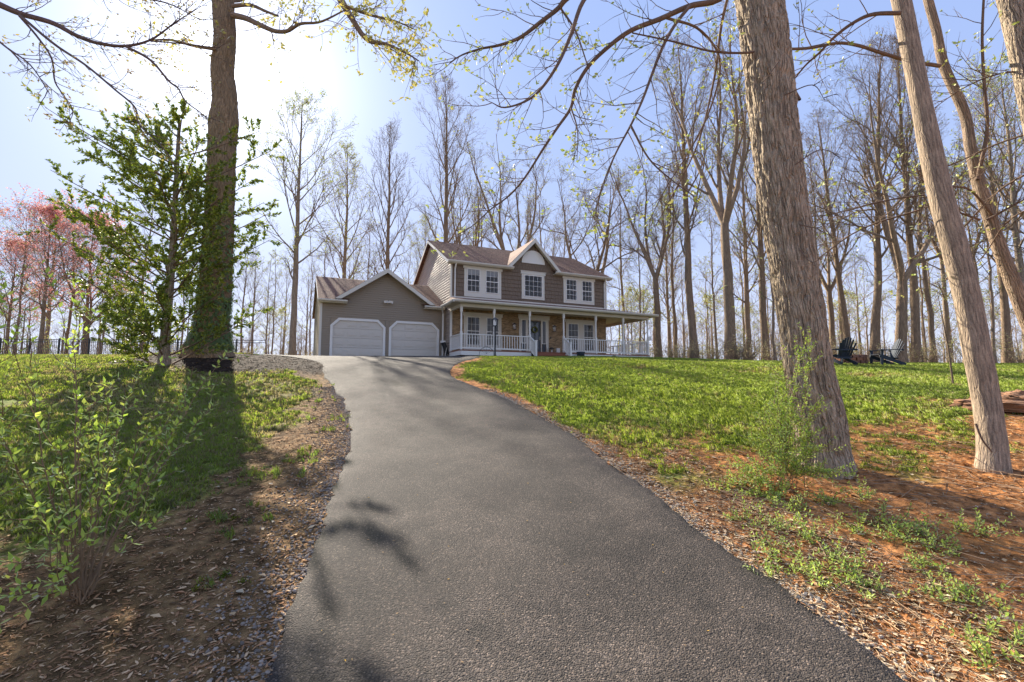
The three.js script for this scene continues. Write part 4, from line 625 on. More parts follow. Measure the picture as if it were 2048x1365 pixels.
function limb(gb, lb, pix, D0, D1, r0, r1, r, o = {}) { // a bough traced in the photograph, between two depths
  const c = pix.map(([px, py], k) => at(px, py, lerp(D0, D1, k / (pix.length - 1)))), cv = new THREE.CatmullRomCurve3(c, false, 'centripetal'), n = pix.length * 4, pts = cv.getPoints(n);
  gb.tube(pts, pts.map((_, k) => lerp(r0, r1, k / n)), 7); if (o.n) twigs(gb, lb, pts, null, o.n, o.len ?? 0.9, r, o); return pts;
}
{ // big tree with ivy, left of the drive
  const t = new THREE.Group(); top(t, 'oak_tree'); tag(t, 'massive ivy-clad tree trunk with flared roots in the dark mulch bed', 'tree');
  const spec = pixelTrunk([[735, 352, 478], [700, 366, 466], [680, 378, 461], [650, 386, 459], [600, 394, 463], [500, 402, 468], [400, 409, 471], [300, 413, 474], [250, 414, 479], [200, 422, 477], [140, 419, 470], [80, 425, 474], [0, 421, 470], [-90, 424, 470], [-220, 428, 468], [-380, 432, 462]], 14.5, 14.9);
  const d = detailTrunk(spec, 150, 0.045, ridged(30, 0.065, 0.16, 101)); part('trunk', d.g, B.bigL, t);
  const gb = new GB(), lb = new GB(), r = RNG(201), yl = [[0.55, 0.5, 0.12], [0.5, 0.5, 0.14], [0.6, 0.5, 0.12]];
  limb(gb, lb, [[465, 12], [500, 10], [530, 22], [556, 32]], 14.6, 14, 0.07, 0.03, r, { n: 10, len: 1.2, size: 0.13, cols: yl });
  limb(gb, lb, [[465, 30], [490, 36], [520, 50], [550, 62], [575, 62], [600, 48], [640, 44], [690, 20]], 14.6, 13, 0.1, 0.02, r, { n: 26, len: 1.5, size: 0.13, cols: yl, thick: 0.012 });
  limb(gb, lb, [[455, -260], [560, -130], [660, -30], [690, 15], [705, 40], [735, 80], [770, 88], [810, 105], [838, 122]], 14.6, 12.6, 0.16, 0.014, r, { n: 50, len: 1.4, size: 0.13, cols: yl, bud: 0.95, from: 0.35, thick: 0.011 });
  limb(gb, lb, [[690, 12], [740, 30], [790, 42], [832, 60]], 13.2, 12.8, 0.05, 0.012, r, { n: 26, len: 1.1, size: 0.13, cols: yl, bud: 0.95, thick: 0.01 });
  limb(gb, lb, [[430, 98], [390, 92], [340, 80], [300, 80]], 14.4, 13.5, 0.06, 0.02, r, { n: 16, len: 1.3, size: 0.12, cols: yl });
  for (let k = 0; k < 9; k++) { const f = 0.8 + k * 0.024, q = spec.pts[Math.floor(f * (spec.pts.length - 1))]; bough(gb, lb, q, aside(UP, 0.8, k * 2.4), 6.5 - k * 0.3, 0.13, 1, { ...TREE, trop: 0.08, kids: [0, 7, 4, 0], levels: 3, leafP: 0.5, leafSize: 0.14 }, r); }
  part('branches', gb.geo(), B.twig, t); part('leaves', lb.geo(), LF.spring, t);
  // ivy on its trunk
  const iv = new GB(), ri = RNG(203), n = d.pts.length;
  for (let k = 0; k < 5200; k++) {
    const u = ri(), f = 0.12 + u * 0.5, i = Math.floor(f * n * 0.62), dens = fbm(u * 12, ri() * 3, 2, 0, 205); if (dens < 0.33 + Math.max(0, f - 0.36) * 1.5) continue;
    const a = ri() * 6.283, q = d.pts[i], R = d.rad[i] * (1.0 + ri() * 0.16), nn = V(Math.cos(a), 0.15, Math.sin(a)).normalize(), c = 0.7 + ri() * 0.6;
    iv.col = [0.13 * c, 0.21 * c, 0.035 * c]; iv.leaf(V(q.x + nn.x * R, q.y + (ri() - 0.5) * 0.1, q.z + nn.z * R), V((ri() - 0.5) * 0.8, -1, (ri() - 0.5) * 0.8).normalize(), nn, 0.085 + ri() * 0.05, 0.085, 0.12);
  }
  const ivy = top(new THREE.Mesh(iv.geo(), LF.holly), 'ivy_vine'); tag(ivy, 'dark green ivy creeping up the massive trunk in the mulch bed', 'ivy'); shadows(t); shadows(ivy);
}
{ // holly in front of it
  const t = new THREE.Group(); top(t, 'holly_tree'); tag(t, 'evergreen holly with slender trunk and dense dark green leaves beside the massive trunk', 'tree');
  const spec = pixelTrunk([[742, 312, 346], [725, 314, 342], [690, 318, 341], [600, 326, 346], [500, 337, 353], [400, 344, 356], [300, 351, 360], [230, 356, 361]], 12.5, 12.8), d = detailTrunk(spec, 28, 0.08, ridged(9, 0.03, 0.1, 111));
  part('trunk', d.g, B.grey, t);
  const gb = new GB(), lb = new GB(), r = RNG(211), cols = [[0.2, 0.27, 0.03], [0.28, 0.36, 0.04], [0.36, 0.43, 0.05], [0.13, 0.19, 0.03], [0.46, 0.48, 0.06]];
  const ends = [[90, 215, 11.6], [130, 250, 13], [170, 300, 12], [205, 262, 13.5], [262, 240, 12], [300, 255, 13], [365, 225, 12.4], [400, 280, 11.6], [430, 330, 11.9], [545, 300, 13], [520, 262, 13.4], [505, 360, 12.6], [540, 480, 12.9], [500, 470, 13.2], [520, 620, 13], [470, 560, 12], [80, 455, 12.4], [120, 400, 11.6], [100, 340, 12.6], [160, 380, 13.4], [200, 420, 11.4], [150, 505, 12.9], [210, 520, 12], [185, 570, 12.6], [230, 620, 11.8], [200, 660, 12.5], [250, 690, 12.2], [290, 640, 11.5], [300, 560, 11.6], [260, 470, 11.5], [270, 390, 11.6], [310, 340, 11.6], [390, 420, 11.6], [410, 500, 11.6], [400, 350, 13.8], [240, 340, 12.9], [180, 450, 13.6], [270, 590, 13.4], [400, 600, 11.7], [450, 430, 11.8], [480, 520, 13.4], [490, 640, 12.4], [330, 420, 13.6], [528, 405, 13], [540, 425, 13.1], [230, 300, 12.2], [320, 280, 12.2], [140, 440, 12]];
  for (let k = 0; k < 26; k++) { const a = r() * 6.28, q = Math.sqrt(r()); ends.push([285 + Math.cos(a) * q * 175, 460 + Math.sin(a) * q * 235, 11.4 + r() * 2.4]); }
  for (const [px, py, D] of ends) {
    const e = at(px, py, D), hy = clamp(e.y - 0.5 - 0.35 * Math.hypot(e.x - spec.pts[10].x, e.z - spec.pts[10].z), spec.pts[8].y - 0.6, spec.pts[spec.pts.length - 2].y); let s = spec.pts[0]; for (const q of spec.pts) if (Math.abs(q.y - hy) < Math.abs(s.y - hy)) s = q;
    const mid = s.clone().lerp(e, 0.5); mid.y -= 0.12; const pts = new THREE.QuadraticBezierCurve3(s, mid, e).getPoints(8), L = s.distanceTo(e); gb.tube(pts, pts.map((_, k) => 0.022 * (1 - k / 9) + 0.004), 4);
    for (let k = 0; k < 13; k++) {
      const tt = lerp(0.25, 1, (k + r()) / 13), [q, dd] = onLine(pts, tt), tw = curve(q, aside(dd, 0.75 * (0.5 + r()), r() * 6.28), 0.32 + 0.5 * r() * (1.2 - tt * 0.6), 4, r, 0.2, 0.12); gb.tube(tw, [0.007, 0.006, 0.005, 0.004, 0.003], 3);
      for (let j = 0; j < 34; j++) { const [p, d2] = onLine(tw, 0.15 + 0.85 * r()), c = cols[Math.floor(r() * cols.length)], f = 0.75 + r() * 0.5; lb.col = [c[0] * f, c[1] * f, c[2] * f]; const dl = aside(d2, 0.9 * (0.5 + r() * 0.7), r() * 6.28), nn = V((r() - 0.5) * 1.4, 1, (r() - 0.5) * 1.4).normalize(); nn.addScaledVector(dl, -nn.dot(dl)).normalize(); lb.leaf(p, dl, nn, 0.08 + r() * 0.045, 0.054, 0.22); }
    }
  }
  part('branches', gb.geo(), B.twig, t); part('leaves', lb.geo(), LF.holly, t); shadows(t);
}
const RT = RNG(301);
let bigR;
{ // big grey trunk right of the drive
  const t = new THREE.Group(); top(t, 'maple_tree'); tag(t, 'large leaning grey-barked trunk with green honeysuckle at its foot', 'tree');
  const spec = pixelTrunk([[985, 1572, 1722], [945, 1583, 1712], [900, 1589, 1701], [850, 1585, 1694], [800, 1578, 1683], [740, 1568, 1668], [650, 1556, 1655], [550, 1541, 1640], [450, 1524, 1624], [350, 1509, 1611], [250, 1497, 1600], [150, 1486, 1590], [50, 1474, 1578], [-60, 1460, 1566], [-250, 1445, 1545], [-520, 1432, 1516]], 5.75, 6.0);
  bigR = detailTrunk(spec, 190, 0.02, ridged(44, 0.08, 0.1, 121, 5.5)); part('trunk', bigR.g, B.bigR, t);
  const gb = new GB(), lb = new GB(), r = RT, o = { len: 0.85, size: 0.055, thick: 0.0065, trop: 0.5, bud: 0.8 };
  limb(gb, lb, [[1500, -60], [1435, 0], [1380, 12], [1320, 38], [1260, 62], [1215, 95], [1175, 135], [1150, 180], [1142, 215], [1115, 255], [1085, 300], [1050, 355], [1020, 390], [980, 420], [945, 452], [905, 475]], 5.8, 6.6, 0.04, 0.005, r, { ...o, n: 38 });
  limb(gb, lb, [[1380, 12], [1350, 50], [1325, 95], [1300, 160], [1285, 200], [1262, 250], [1235, 300], [1215, 345], [1200, 390], [1188, 440]], 5.85, 5.3, 0.024, 0.005, r, { ...o, n: 26 });
  limb(gb, lb, [[1470, -160], [1300, -90], [1200, -50], [1130, 0], [1118, 15], [1080, 45], [1040, 75], [1000, 90], [960, 98], [920, 112], [898, 128]], 5.8, 6.4, 0.05, 0.006, r, { ...o, n: 26, from: 0.3 });
  limb(gb, lb, [[1300, -90], [1200, -30], [1168, 0], [1140, 75], [1115, 130], [1080, 180], [1050, 203], [1005, 215], [983, 205]], 5.8, 5.2, 0.035, 0.005, r, { ...o, n: 16, from: 0.2 });
  limb(gb, lb, [[1120, 15], [1150, 60], [1175, 130], [1150, 100], [1120, 70]].slice(0, 3), 6.2, 6.0, 0.016, 0.008, r, { ...o, n: 5 });
  limb(gb, lb, [[1142, 215], [1155, 260], [1154, 320]], 6.0, 5.7, 0.012, 0.004, r, { ...o, n: 6, len: 0.4 });
  limb(gb, lb, [[1262, 252], [1300, 320], [1350, 365], [1400, 400]], 5.5, 5.2, 0.014, 0.004, r, { ...o, n: 9, len: 0.5 });
  limb(gb, lb, [[1330, 35], [1400, 60], [1440, 120], [1420, 220], [1380, 300], [1330, 380], [1300, 440]], 6.3, 7.4, 0.02, 0.005, r, { ...o, n: 20 });
  limb(gb, lb, [[1480, -90], [1445, 40], [1430, 150], [1395, 290], [1340, 400], [1310, 455]], 6.5, 7.8, 0.025, 0.005, r, { ...o, n: 22 });
  limb(gb, lb, [[1560, 700], [1480, 560], [1430, 500]].map(([x, y]) => [x + 40, y - 500]), 5.9, 6.6, 0.02, 0.006, r, { ...o, n: 8 });
  for (const [a, bq, c] of [[[1570, 190], [1625, 170], [1650, 200]], [[1590, 330], [1640, 300], [1680, 310]], [[1600, 450], [1640, 455], [1660, 430]], [[1560, 120], [1530, 160], [1520, 165]], [[1600, 500], [1625, 525], [1650, 510]]]) limb(gb, lb, [a, bq, c], 5.55, 5.3, 0.008, 0.003, r, { ...o, n: 2, len: 0.25, bud: 0 });
  part('branches', gb.geo(), B.twig, t); part('leaves', lb.geo(), LF.spring, t); shadows(t);
}
function sideTree(name, label, list, D0, D1, mat, seed, limbs, sides = 64, rough = 0.009) {
  const t = new THREE.Group(); top(t, name); tag(t, label, 'tree');
  const d = detailTrunk(pixelTrunk(list, D0, D1), sides, 0.04, ridged(2 * Math.round(sides / 5), rough, 0.12, seed)); part('trunk', d.g, mat, t);
  const lb = new GB(), r = RNG(seed);
  for (const [pix, a, b, r0, r1, n, len] of limbs) { const gb = new GB(); limb(gb, lb, pix, a, b, r0, r1, r, { n, len: len ?? 1, size: 0.06, thick: 0.007, trop: 0.4, bud: 0.5 }); part('bough', gb.geo(), B.twig, t); }
  if (lb.p.length) part('leaves', lb.geo(), LF.spring, t); shadows(t); return d;
}
sideTree('beech_tree', 'smooth leaning pale trunk with a branch stub, standing in red soil beside the lawn', [[985, 1950, 2038], [950, 1948, 2024], [900, 1952, 2018], [850, 1949, 2011], [800, 1942, 2004], [700, 1923, 1985], [600, 1906, 1966], [500, 1882, 1941], [400, 1857, 1912], [300, 1836, 1888], [200, 1819, 1865], [100, 1800, 1845], [0, 1781, 1825], [-120, 1757, 1796], [-400, 1705, 1733]], 5.65, 6.2, B.pale, 131,
  [[[[1802, 26], [1740, 30], [1700, 50], [1665, 78], [1640, 105], [1612, 130], [1590, 157]], 5.9, 6.4, 0.028, 0.01, 14], [[[1850, 390], [1780, 400], [1700, 420], [1640, 432], [1560, 430]], 6, 6.9, 0.012, 0.004, 12], [[[1840, 420], [1720, 460], [1600, 540], [1520, 560]], 6.4, 8, 0.014, 0.004, 12], [[[1952, 848], [1965, 880], [1985, 905]], 5.45, 5.4, 0.012, 0.008, 0]]);
sideTree('young_beech', 'slimmer crooked trunk rising behind the smooth leaning pale trunk', [[790, 2088, 2130], [700, 2062, 2100], [640, 2036, 2076], [560, 2006, 2044], [500, 1984, 2018], [430, 1963, 1994], [380, 1946, 1978], [300, 1929, 1956], [230, 1918, 1943], [130, 1876, 1900], [60, 1862, 1884], [0, 1846, 1868], [-150, 1815, 1835], [-400, 1775, 1788]], 7.4, 7.6, B.warm, 141,
  [[[[1880, 132], [1820, 122], [1760, 105], [1720, 92], [1678, 86], [1620, 96], [1560, 99], [1480, 106], [1420, 102], [1350, 84], [1265, 66]], 7.2, 5.1, 0.03, 0.008, 18], [[[1955, 360], [1975, 260], [1970, 180], [1965, 80], [1970, -40]], 7.4, 7, 0.03, 0.015, 14], [[[1985, 430], [1940, 380], [1900, 372], [1830, 345]], 7.4, 6.8, 0.02, 0.006, 10], [[[1960, 440], [1900, 415], [1840, 355]], 7.4, 7, 0.018, 0.005, 10], [[[1975, 440], [2020, 415], [2048, 400], [2100, 370]], 7.4, 7, 0.02, 0.006, 8]], 30);
sideTree('elm_tree', 'rough furrowed pale trunk leaning into view above the smooth trunk', [[900, 2200, 2275], [700, 2150, 2222], [500, 2105, 2172], [330, 2062, 2128], [230, 2040, 2104], [120, 2018, 2080], [0, 1992, 2052], [-150, 1960, 2015], [-400, 1915, 1960]], 6.2, 6.6, B.bigR, 151, [[[[2060, 140], [1990, 150], [1930, 175], [1850, 230]], 6.4, 7, 0.015, 0.004, 12], [[[2080, 260], [1990, 290], [1900, 330], [1800, 350], [1700, 400]], 6.6, 8.5, 0.016, 0.004, 16], [[[2090, 330], [2000, 380], [1900, 480], [1820, 520], [1740, 590]], 6.6, 9, 0.016, 0.004, 16], [[[2100, 400], [2020, 440], [1960, 520], [1900, 560]], 6.6, 8, 0.014, 0.004, 10]], 120, 0.065);
{ // tree standing out of view whose boughs hang in at the upper corner
  const t = new THREE.Group(); top(t, 'dogwood_tree'); tag(t, 'dark arching boughs with hooked budding twigs hanging in above the holly', 'tree');
  const foot = at(-420, 760, 7.2), gy = land(foot.x, 7.2), tk = new GB(); const tp = [V(foot.x - 0.3, gy - 0.2, -7.2), V(foot.x - 0.2, gy + 2, -7.2), V(foot.x, gy + 4.5, -7.1), V(foot.x + 0.1, gy + 7.2, -7.1), V(foot.x + 0.1, gy + 9.5, -7.1)]; const cv = new THREE.CatmullRomCurve3(tp).getPoints(24); tk.tube(cv, cv.map((_, k) => 0.17 * (1 - k / 27)), 12); part('trunk', tk.geo(), B.dark, t);
  const gb = new GB(), lb = new GB(), r = RNG(401), cols = [[0.45, 0.36, 0.1], [0.4, 0.38, 0.1], [0.32, 0.22, 0.1]], o = { cols, len: 0.8, size: 0.05, thick: 0.007, trop: 0.7, bud: 0.75 };
  limb(gb, lb, [[-410, -200], [-200, -90], [0, 10], [40, 27], [105, 46], [150, 70], [190, 85], [250, 92], [300, 80], [350, 45], [390, 20]], 7.1, 7.6, 0.06, 0.006, r, { ...o, n: 34, from: 0.25 });
  limb(gb, lb, [[250, 92], [300, 120], [340, 165], [355, 176], [370, 202], [400, 225], [424, 248]], 7.4, 7.7, 0.022, 0.006, r, { ...o, n: 16, len: 0.6 });
  limb(gb, lb, [[38, 30], [110, 90], [170, 130], [230, 180], [270, 216], [276, 246], [320, 290], [345, 320]], 7.2, 6.8, 0.022, 0.005, r, { ...o, n: 20, len: 0.7 });
  limb(gb, lb, [[38, 32], [75, 75], [103, 118], [110, 165], [130, 195], [145, 222], [135, 252]], 7.2, 7.5, 0.018, 0.004, r, { ...o, n: 14, len: 0.6 });
  limb(gb, lb, [[-300, -140], [-100, -20], [0, 85], [60, 130], [100, 190]], 7.0, 6.6, 0.024, 0.005, r, { ...o, n: 14, len: 0.7, from: 0.5 });
  limb(gb, lb, [[300, 82], [350, 86], [400, 92], [440, 96]], 7.5, 7.9, 0.012, 0.006, r, { ...o, n: 10, len: 0.5 });
  limb(gb, lb, [[-200, -90], [60, -40], [200, -10], [330, 5], [400, 40]], 7.2, 8, 0.03, 0.006, r, { ...o, n: 24, from: 0.35 });
  part('branches', gb.geo(), B.purple, t); part('leaves', lb.geo(), LF.spring, t); shadows(t);
}
// ------------------------------------------------------------------ grass, litter, gravel
function scatter(name, geo, mat, list, label, category) { // list: [x, y, z, quaternion, scale vector, colour]
  const o = new THREE.InstancedMesh(geo, mat, list.length), m = new THREE.Matrix4(), c = new THREE.Color();
  list.forEach((s, k) => { m.compose(V(s[0], s[1], s[2]), s[3], s[4]); o.setMatrixAt(k, m); o.setColorAt(k, c.setRGB(...s[5])); });
  o.castShadow = o.receiveShadow = true; top(o, name); tag(o, label, category, null, 'stuff'); return o;
}
const spin = (a, tiltX = 0, tiltZ = 0) => new THREE.Quaternion().setFromEuler(new THREE.Euler(tiltX, a, tiltZ, 'YXZ'));
{
  const tuft = (n, h, seed) => { const b = new GB(), r = RNG(seed); for (let k = 0; k < n; k++) { const a = r() * 6.28, L = h * (0.6 + r() * 0.7), w = 0.0045 + r() * 0.002, x = (r() - 0.5) * 0.07, z = (r() - 0.5) * 0.07, dx = Math.cos(a), dz = Math.sin(a), l1 = 0.12 + r() * 0.25, l2 = 0.35 + r() * 0.55, nn = [-dz * 0.2 + dx * 0.3, 0.8, dx * 0.2 + dz * 0.3];
    const i = b.v(x - dz * w, 0, z + dx * w, ...nn, 0, 0); b.v(x + dz * w, 0, z - dx * w, ...nn, 1, 0); b.v(x + dx * L * l1 - dz * w * 0.8, L * 0.6, z + dz * L * l1 + dx * w * 0.8, ...nn, 0, 0.5); b.v(x + dx * L * l1 + dz * w * 0.8, L * 0.6, z + dz * L * l1 - dx * w * 0.8, ...nn, 1, 0.5); b.v(x + dx * L * l2, L * 0.92, z + dz * L * l2, ...nn, 0.5, 1);
    b.i.push(i, i + 1, i + 3, i, i + 3, i + 2, i + 2, i + 3, i + 4); } return b.geo(); };
  const gm = new THREE.MeshPhysicalMaterial({ color: 0xffffff, roughness: 0.9, specularIntensity: 0.25, transmission: 0.5, thickness: 0, side: THREE.DoubleSide });
  const r = RNG(501), list = [], add = (x, D, s) => {
    const L = lawn(x, D); if (r() > L * (1 - 0.75 * bare(x, D))) return;
    if (D < PAD_END && x > leftX(D) - 0.02 && x < rightX(D) + 0.02) return;
    const n = fbm(x * 0.5, D * 0.5, 3, 0, 61), f = 0.8 + r() * 0.4, dry = r() < 0.07 + (x < -2 ? 0.24 : 0) + 0.3 * bare(x, D); const c = dry ? [0.5 * f, 0.42 * f, 0.18 * f] : [lerp(0.4, 0.54, n) * f, lerp(0.54, 0.64, n) * f, 0.07 * f];
    const hh = (0.65 + 0.7 * n) * (0.6 + 0.4 * L); list.push([x, ground(x, D) - 0.004, -D, spin(r() * 6.28, (r() - 0.5) * 0.2, (r() - 0.5) * 0.2), V(s, s * hh, s), c]);
  };
  const field = (x0, x1, d0, d1, per, s) => { const n = Math.round((x1 - x0) * (d1 - d0) * per); for (let k = 0; k < n; k++) add(lerp(x0, x1, r()), lerp(d0, d1, r()), s * (0.75 + r() * 0.5)); };
  field(-9, -2.5, 4, 9, 560, 0.9); field(-15, -3, 9, 13, 420, 1.05); field(-24, -5, 13, 20, 220, 1.1); field(-32, -11, 20, 33, 90, 1.2);
  field(0.2, 11, 5.6, 9.5, 560, 0.95); field(-1.9, 17, 9.5, 14, 420, 1.1); field(-2.2, 25, 14, 20, 260, 1.1); field(-2, 30, 20, 30, 130, 0.9);
  const o = scatter('lawn_grass', tuft(9, 0.062, 7), gm, list, 'bright green short lawn grass either side of the drive', 'grass');
  
  // coarse clumps of grass at the edge of the drive
  const cl = []; for (const [px, py] of [[520, 945], [500, 960], [435, 1045], [360, 1012], [600, 920], [610, 915], [470, 1060], [440, 1165], [660, 860], [640, 835], [655, 800], [645, 775], [620, 905], [585, 950], [505, 1035], [690, 838]]) for (let k = 0; k < 7; k++) { const D = solveD(py); const c = at(px, py, D), x = c.x + (r() - 0.5) * 0.5, d = D + (r() - 0.5) * 0.4; cl.push([x, ground(x, d) - 0.005, -d, spin(r() * 6.28, (r() - 0.5) * 0.4, (r() - 0.5) * 0.4), V(1, 0.4 + r() * 0.4, 1), [0.38 + r() * 0.1, 0.52 + r() * 0.08, 0.08]]); }
  scatter('grass_clumps', tuft(10, 0.1, 8), gm, cl, 'loose tufts of grass in the brown chip soil beside the drive', 'grass');
}
function solveD(py) { let D = 3; for (let k = 0; k < 40; k++) { const s = ray(1024, py).y, h = base(D); D = D + (h - s * D) / (s - 0.165) * 1; D = clamp(D, 1, 40); } return D; }
{
  const chip = new GB(); { const r = RNG(5); chip.col = null; const pts = [[-0.5, 0, -0.12], [0.1, 0.06, -0.2], [0.5, 0.02, 0.02], [0.05, 0.08, 0.17], [-0.42, 0.03, 0.12]].map((p) => V(...p)); chip.prism(pts, V(0, 0.07, 0)); }
  const leafG = new GB().leaf(V(-0.5, 0, 0), V(1, 0, 0), V(0, 1, 0), 1, 0.6, 0.3).geo(), chipG = chip.geo(), stoneG = new THREE.IcosahedronGeometry(0.5, 0); stoneG.scale(1, 0.6, 0.8);
  const needle = new THREE.CylinderGeometry(0.5, 0.5, 1, 4).rotateZ(Math.PI / 2);
  const litterM = new THREE.MeshPhysicalMaterial({ color: 0xffffff, roughness: 0.95, specularIntensity: 0.15, side: THREE.DoubleSide }), r = RNG(601), chips = [], dead = [], stones = [], straw = [];
  const lie = (x, D, s, up = 0.006) => [x, ground(x, D) + up, -D, spin(r() * 6.28, (r() - 0.5) * 0.5, (r() - 0.5) * 0.5), s];
  const brown = () => { const k = 0.6 + r() * 0.9, t = r(); return t < 0.6 ? [0.3 * k, 0.165 * k, 0.085 * k] : t < 0.85 ? [0.5 * k, 0.34 * k, 0.2 * k] : [0.14 * k, 0.085 * k, 0.05 * k]; };
  const tan = () => { const k = 0.6 + r() * 0.7, t = r(); return t < 0.5 ? [0.5 * k, 0.34 * k, 0.19 * k] : t < 0.8 ? [0.36 * k, 0.19 * k, 0.1 * k] : [0.6 * k, 0.48 * k, 0.32 * k]; };
  for (let k = 0; k < 42000; k++) { const D = 1.9 + r() * r() * 11, x = leftX(D) + 0.02 - r() * lerp(4.5, 2.2, smooth(4, 8, D)); if (r() < lawn(x, D) * 0.93) continue; const s = (0.015 + r() * r() * 0.05); chips.push([...lie(x, D, V(s, s * 0.6, s * (0.35 + r() * 0.5))), brown()]); }
  for (let k = 0; k < 5200; k++) { const D = 11.8 + r() * 5.6, x = -12 + r() * 7.2; if (r() > mulchRing(x, D)) continue; const s = 0.03 + r() * 0.06, q = 0.4 + r() * 0.8; chips.push([...lie(x, D, V(s, s * 0.6, s * 0.5)), [0.055 * q, 0.038 * q, 0.028 * q]]); }
  for (let k = 0; k < 46000; k++) { const D = 1.9 + r() * 7.4, x = rightX(D) - 0.03 + r() * (r() < 0.4 ? 1.2 : 8.5); if (r() < lawn(x, D) * 0.9) continue; const t = r(); if (t < 0.5) { const s = 0.012 + r() * r() * 0.045; chips.push([...lie(x, D, V(s, s * 0.5, s * (0.4 + r() * 0.5))), tan()]); } else if (t < 0.8) { const s = 0.02 + r() * r() * 0.06; dead.push([...lie(x, D, V(s, s, s), 0.008), tan()]); } else { const L = 0.05 + r() * r() * 0.25, w = 0.002 + r() * 0.003; straw.push([...lie(x, D, V(L, w, w), 0.008), tan()]); } }
  for (let k = 0; k < 15000; k++) { const left = r() < 0.55, D = 1.9 + r() * (left ? 9.5 : 9), e = r() * r() * (left ? 0.75 : 0.34), x = left ? leftX(D) - e : rightX(D) + e, s = 0.01 + r() * r() * 0.03, q = 0.5 + r(); stones.push([...lie(x, D, V(s, s, s), s * 0.15), left ? [0.24 * q, 0.2 * q, 0.165 * q] : [0.38 * q, 0.31 * q, 0.23 * q]]); }
  for (let k = 0; k < 2600; k++) { const D = 3 + r() * 12, x = (r() < 0.5 ? leftX(D) - r() * 6 : rightX(D) + r() * 10); const s = 0.03 + r() * 0.05; dead.push([...lie(x, D, V(s, s, s), 0.02), tan()]); }
  for (let k = 0; k < 260; k++) { const D = 2.2 + r() * 12, x = lerp(leftX(D), rightX(D), r()), s = 0.008 + r() * 0.014; chips.push([x, land(x, D) + 0.036, -D, spin(r() * 6.28), V(s, s * 0.6, s), r() < 0.4 ? [0.5, 0.3, 0.06] : [0.3, 0.2, 0.11]]); }
  for (let k = 0; k < 500; k++) { const D = 3 + r() * 5, x = rightX(D) + 0.5 + r() * 7; if (lawn(x, D) > 0.5) continue; const L = 0.2 + r() * 0.7, w = 0.003 + r() * 0.005; straw.push([x, ground(x, D) + 0.02 + r() * 0.03, -D, spin(r() * 6.28, 0, (r() - 0.5) * 0.25), V(L, w, w), [0.3, 0.2, 0.13]]); }
  scatter('wood_chips', chipG, litterM, chips, 'brown wood chips and bark bits on the soil beside the drive', 'wood chips'); scatter('dead_leaves', leafG, litterM, dead, 'dry tan fallen leaves scattered over soil and lawn', 'leaf litter');
  scatter('edge_gravel', stoneG, litterM, stones, 'small grey and tan stones along both drive edges', 'gravel'); scatter('straw_and_twigs', needle, litterM, straw, 'thin dry stalks and fallen twigs on the red soil', 'twigs');
}
// ------------------------------------------------------------------ shrubs
function stemLeaves(lb, pts, r, n, size, cols, from = 0.15) { for (let k = 0; k < n; k++) { const t = lerp(from, 1, (k + r() * 0.6) / n), [q, d] = onLine(pts, t), c = cols[Math.floor(r() * cols.length)], f = 0.8 + r() * 0.4; for (const s of [0, Math.PI]) { const dl = aside(d, 0.8 + r() * 0.5, s + k * 1.57 + r() * 0.6); dl.y += 0.2; dl.normalize(); const nn = V((r() - 0.5) * 0.9, 1, (r() - 0.5) * 0.9); nn.addScaledVector(dl, -nn.dot(dl)).normalize(); lb.col = [c[0] * f, c[1] * f, c[2] * f]; lb.leaf(q, dl, nn, size * (0.6 + r() * 0.7) * lerp(1, 0.8, t), size * 0.42, 0.18); } } }
function shrub(name, label, foot, tips, D, o) {
  const t = new THREE.Group(); top(t, name); tag(t, label, 'shrub'); const r = RNG(o.seed), gb = new GB(), lb = new GB(), cols = o.cols;
  for (const [px, py, dd] of tips) {
    const e = at(px, py, D + dd), s = foot.clone().add(V((r() - 0.5) * o.wide, 0, (r() - 0.5) * o.wide)), mid = s.clone().lerp(e, 0.45).add(V((r() - 0.5) * 0.25, 0.22 * s.distanceTo(e), (r() - 0.5) * 0.25)), pts = new THREE.QuadraticBezierCurve3(s, mid, e).getPoints(14), L = s.distanceTo(e);
    for (let k = 1; k < 14; k++) pts[k].add(V((r() - 0.5) * 0.025, (r() - 0.5) * 0.025, (r() - 0.5) * 0.025)); gb.tube(pts, pts.map((_, k) => o.thick * (1 - k / 16)), 5); stemLeaves(lb, pts, r, Math.round(L * o.per), o.size, cols, 0.4);
    for (let k = 0; k < o.sides; k++) { const [q, d] = onLine(pts, lerp(0.3, 0.97, (k + r()) / o.sides)), tw = curve(q, aside(d, 0.7 * (0.6 + r() * 0.6), r() * 6.28), (0.16 + r() * 0.3) * o.spread, 5, r, 0.16, 0.8); gb.tube(tw, [0.004, 0.0035, 0.003, 0.0028, 0.0022, 0.0018], 3); stemLeaves(lb, tw, r, o.sideLeaves, o.size, cols, 0.1); }
  }
  part('stems', gb.geo(), B.stem ??= bark(0.62, 0.44, 0.28, 0.003), t); part('leaves', lb.geo(), LF.shrub, t); shadows(t); return t;
}
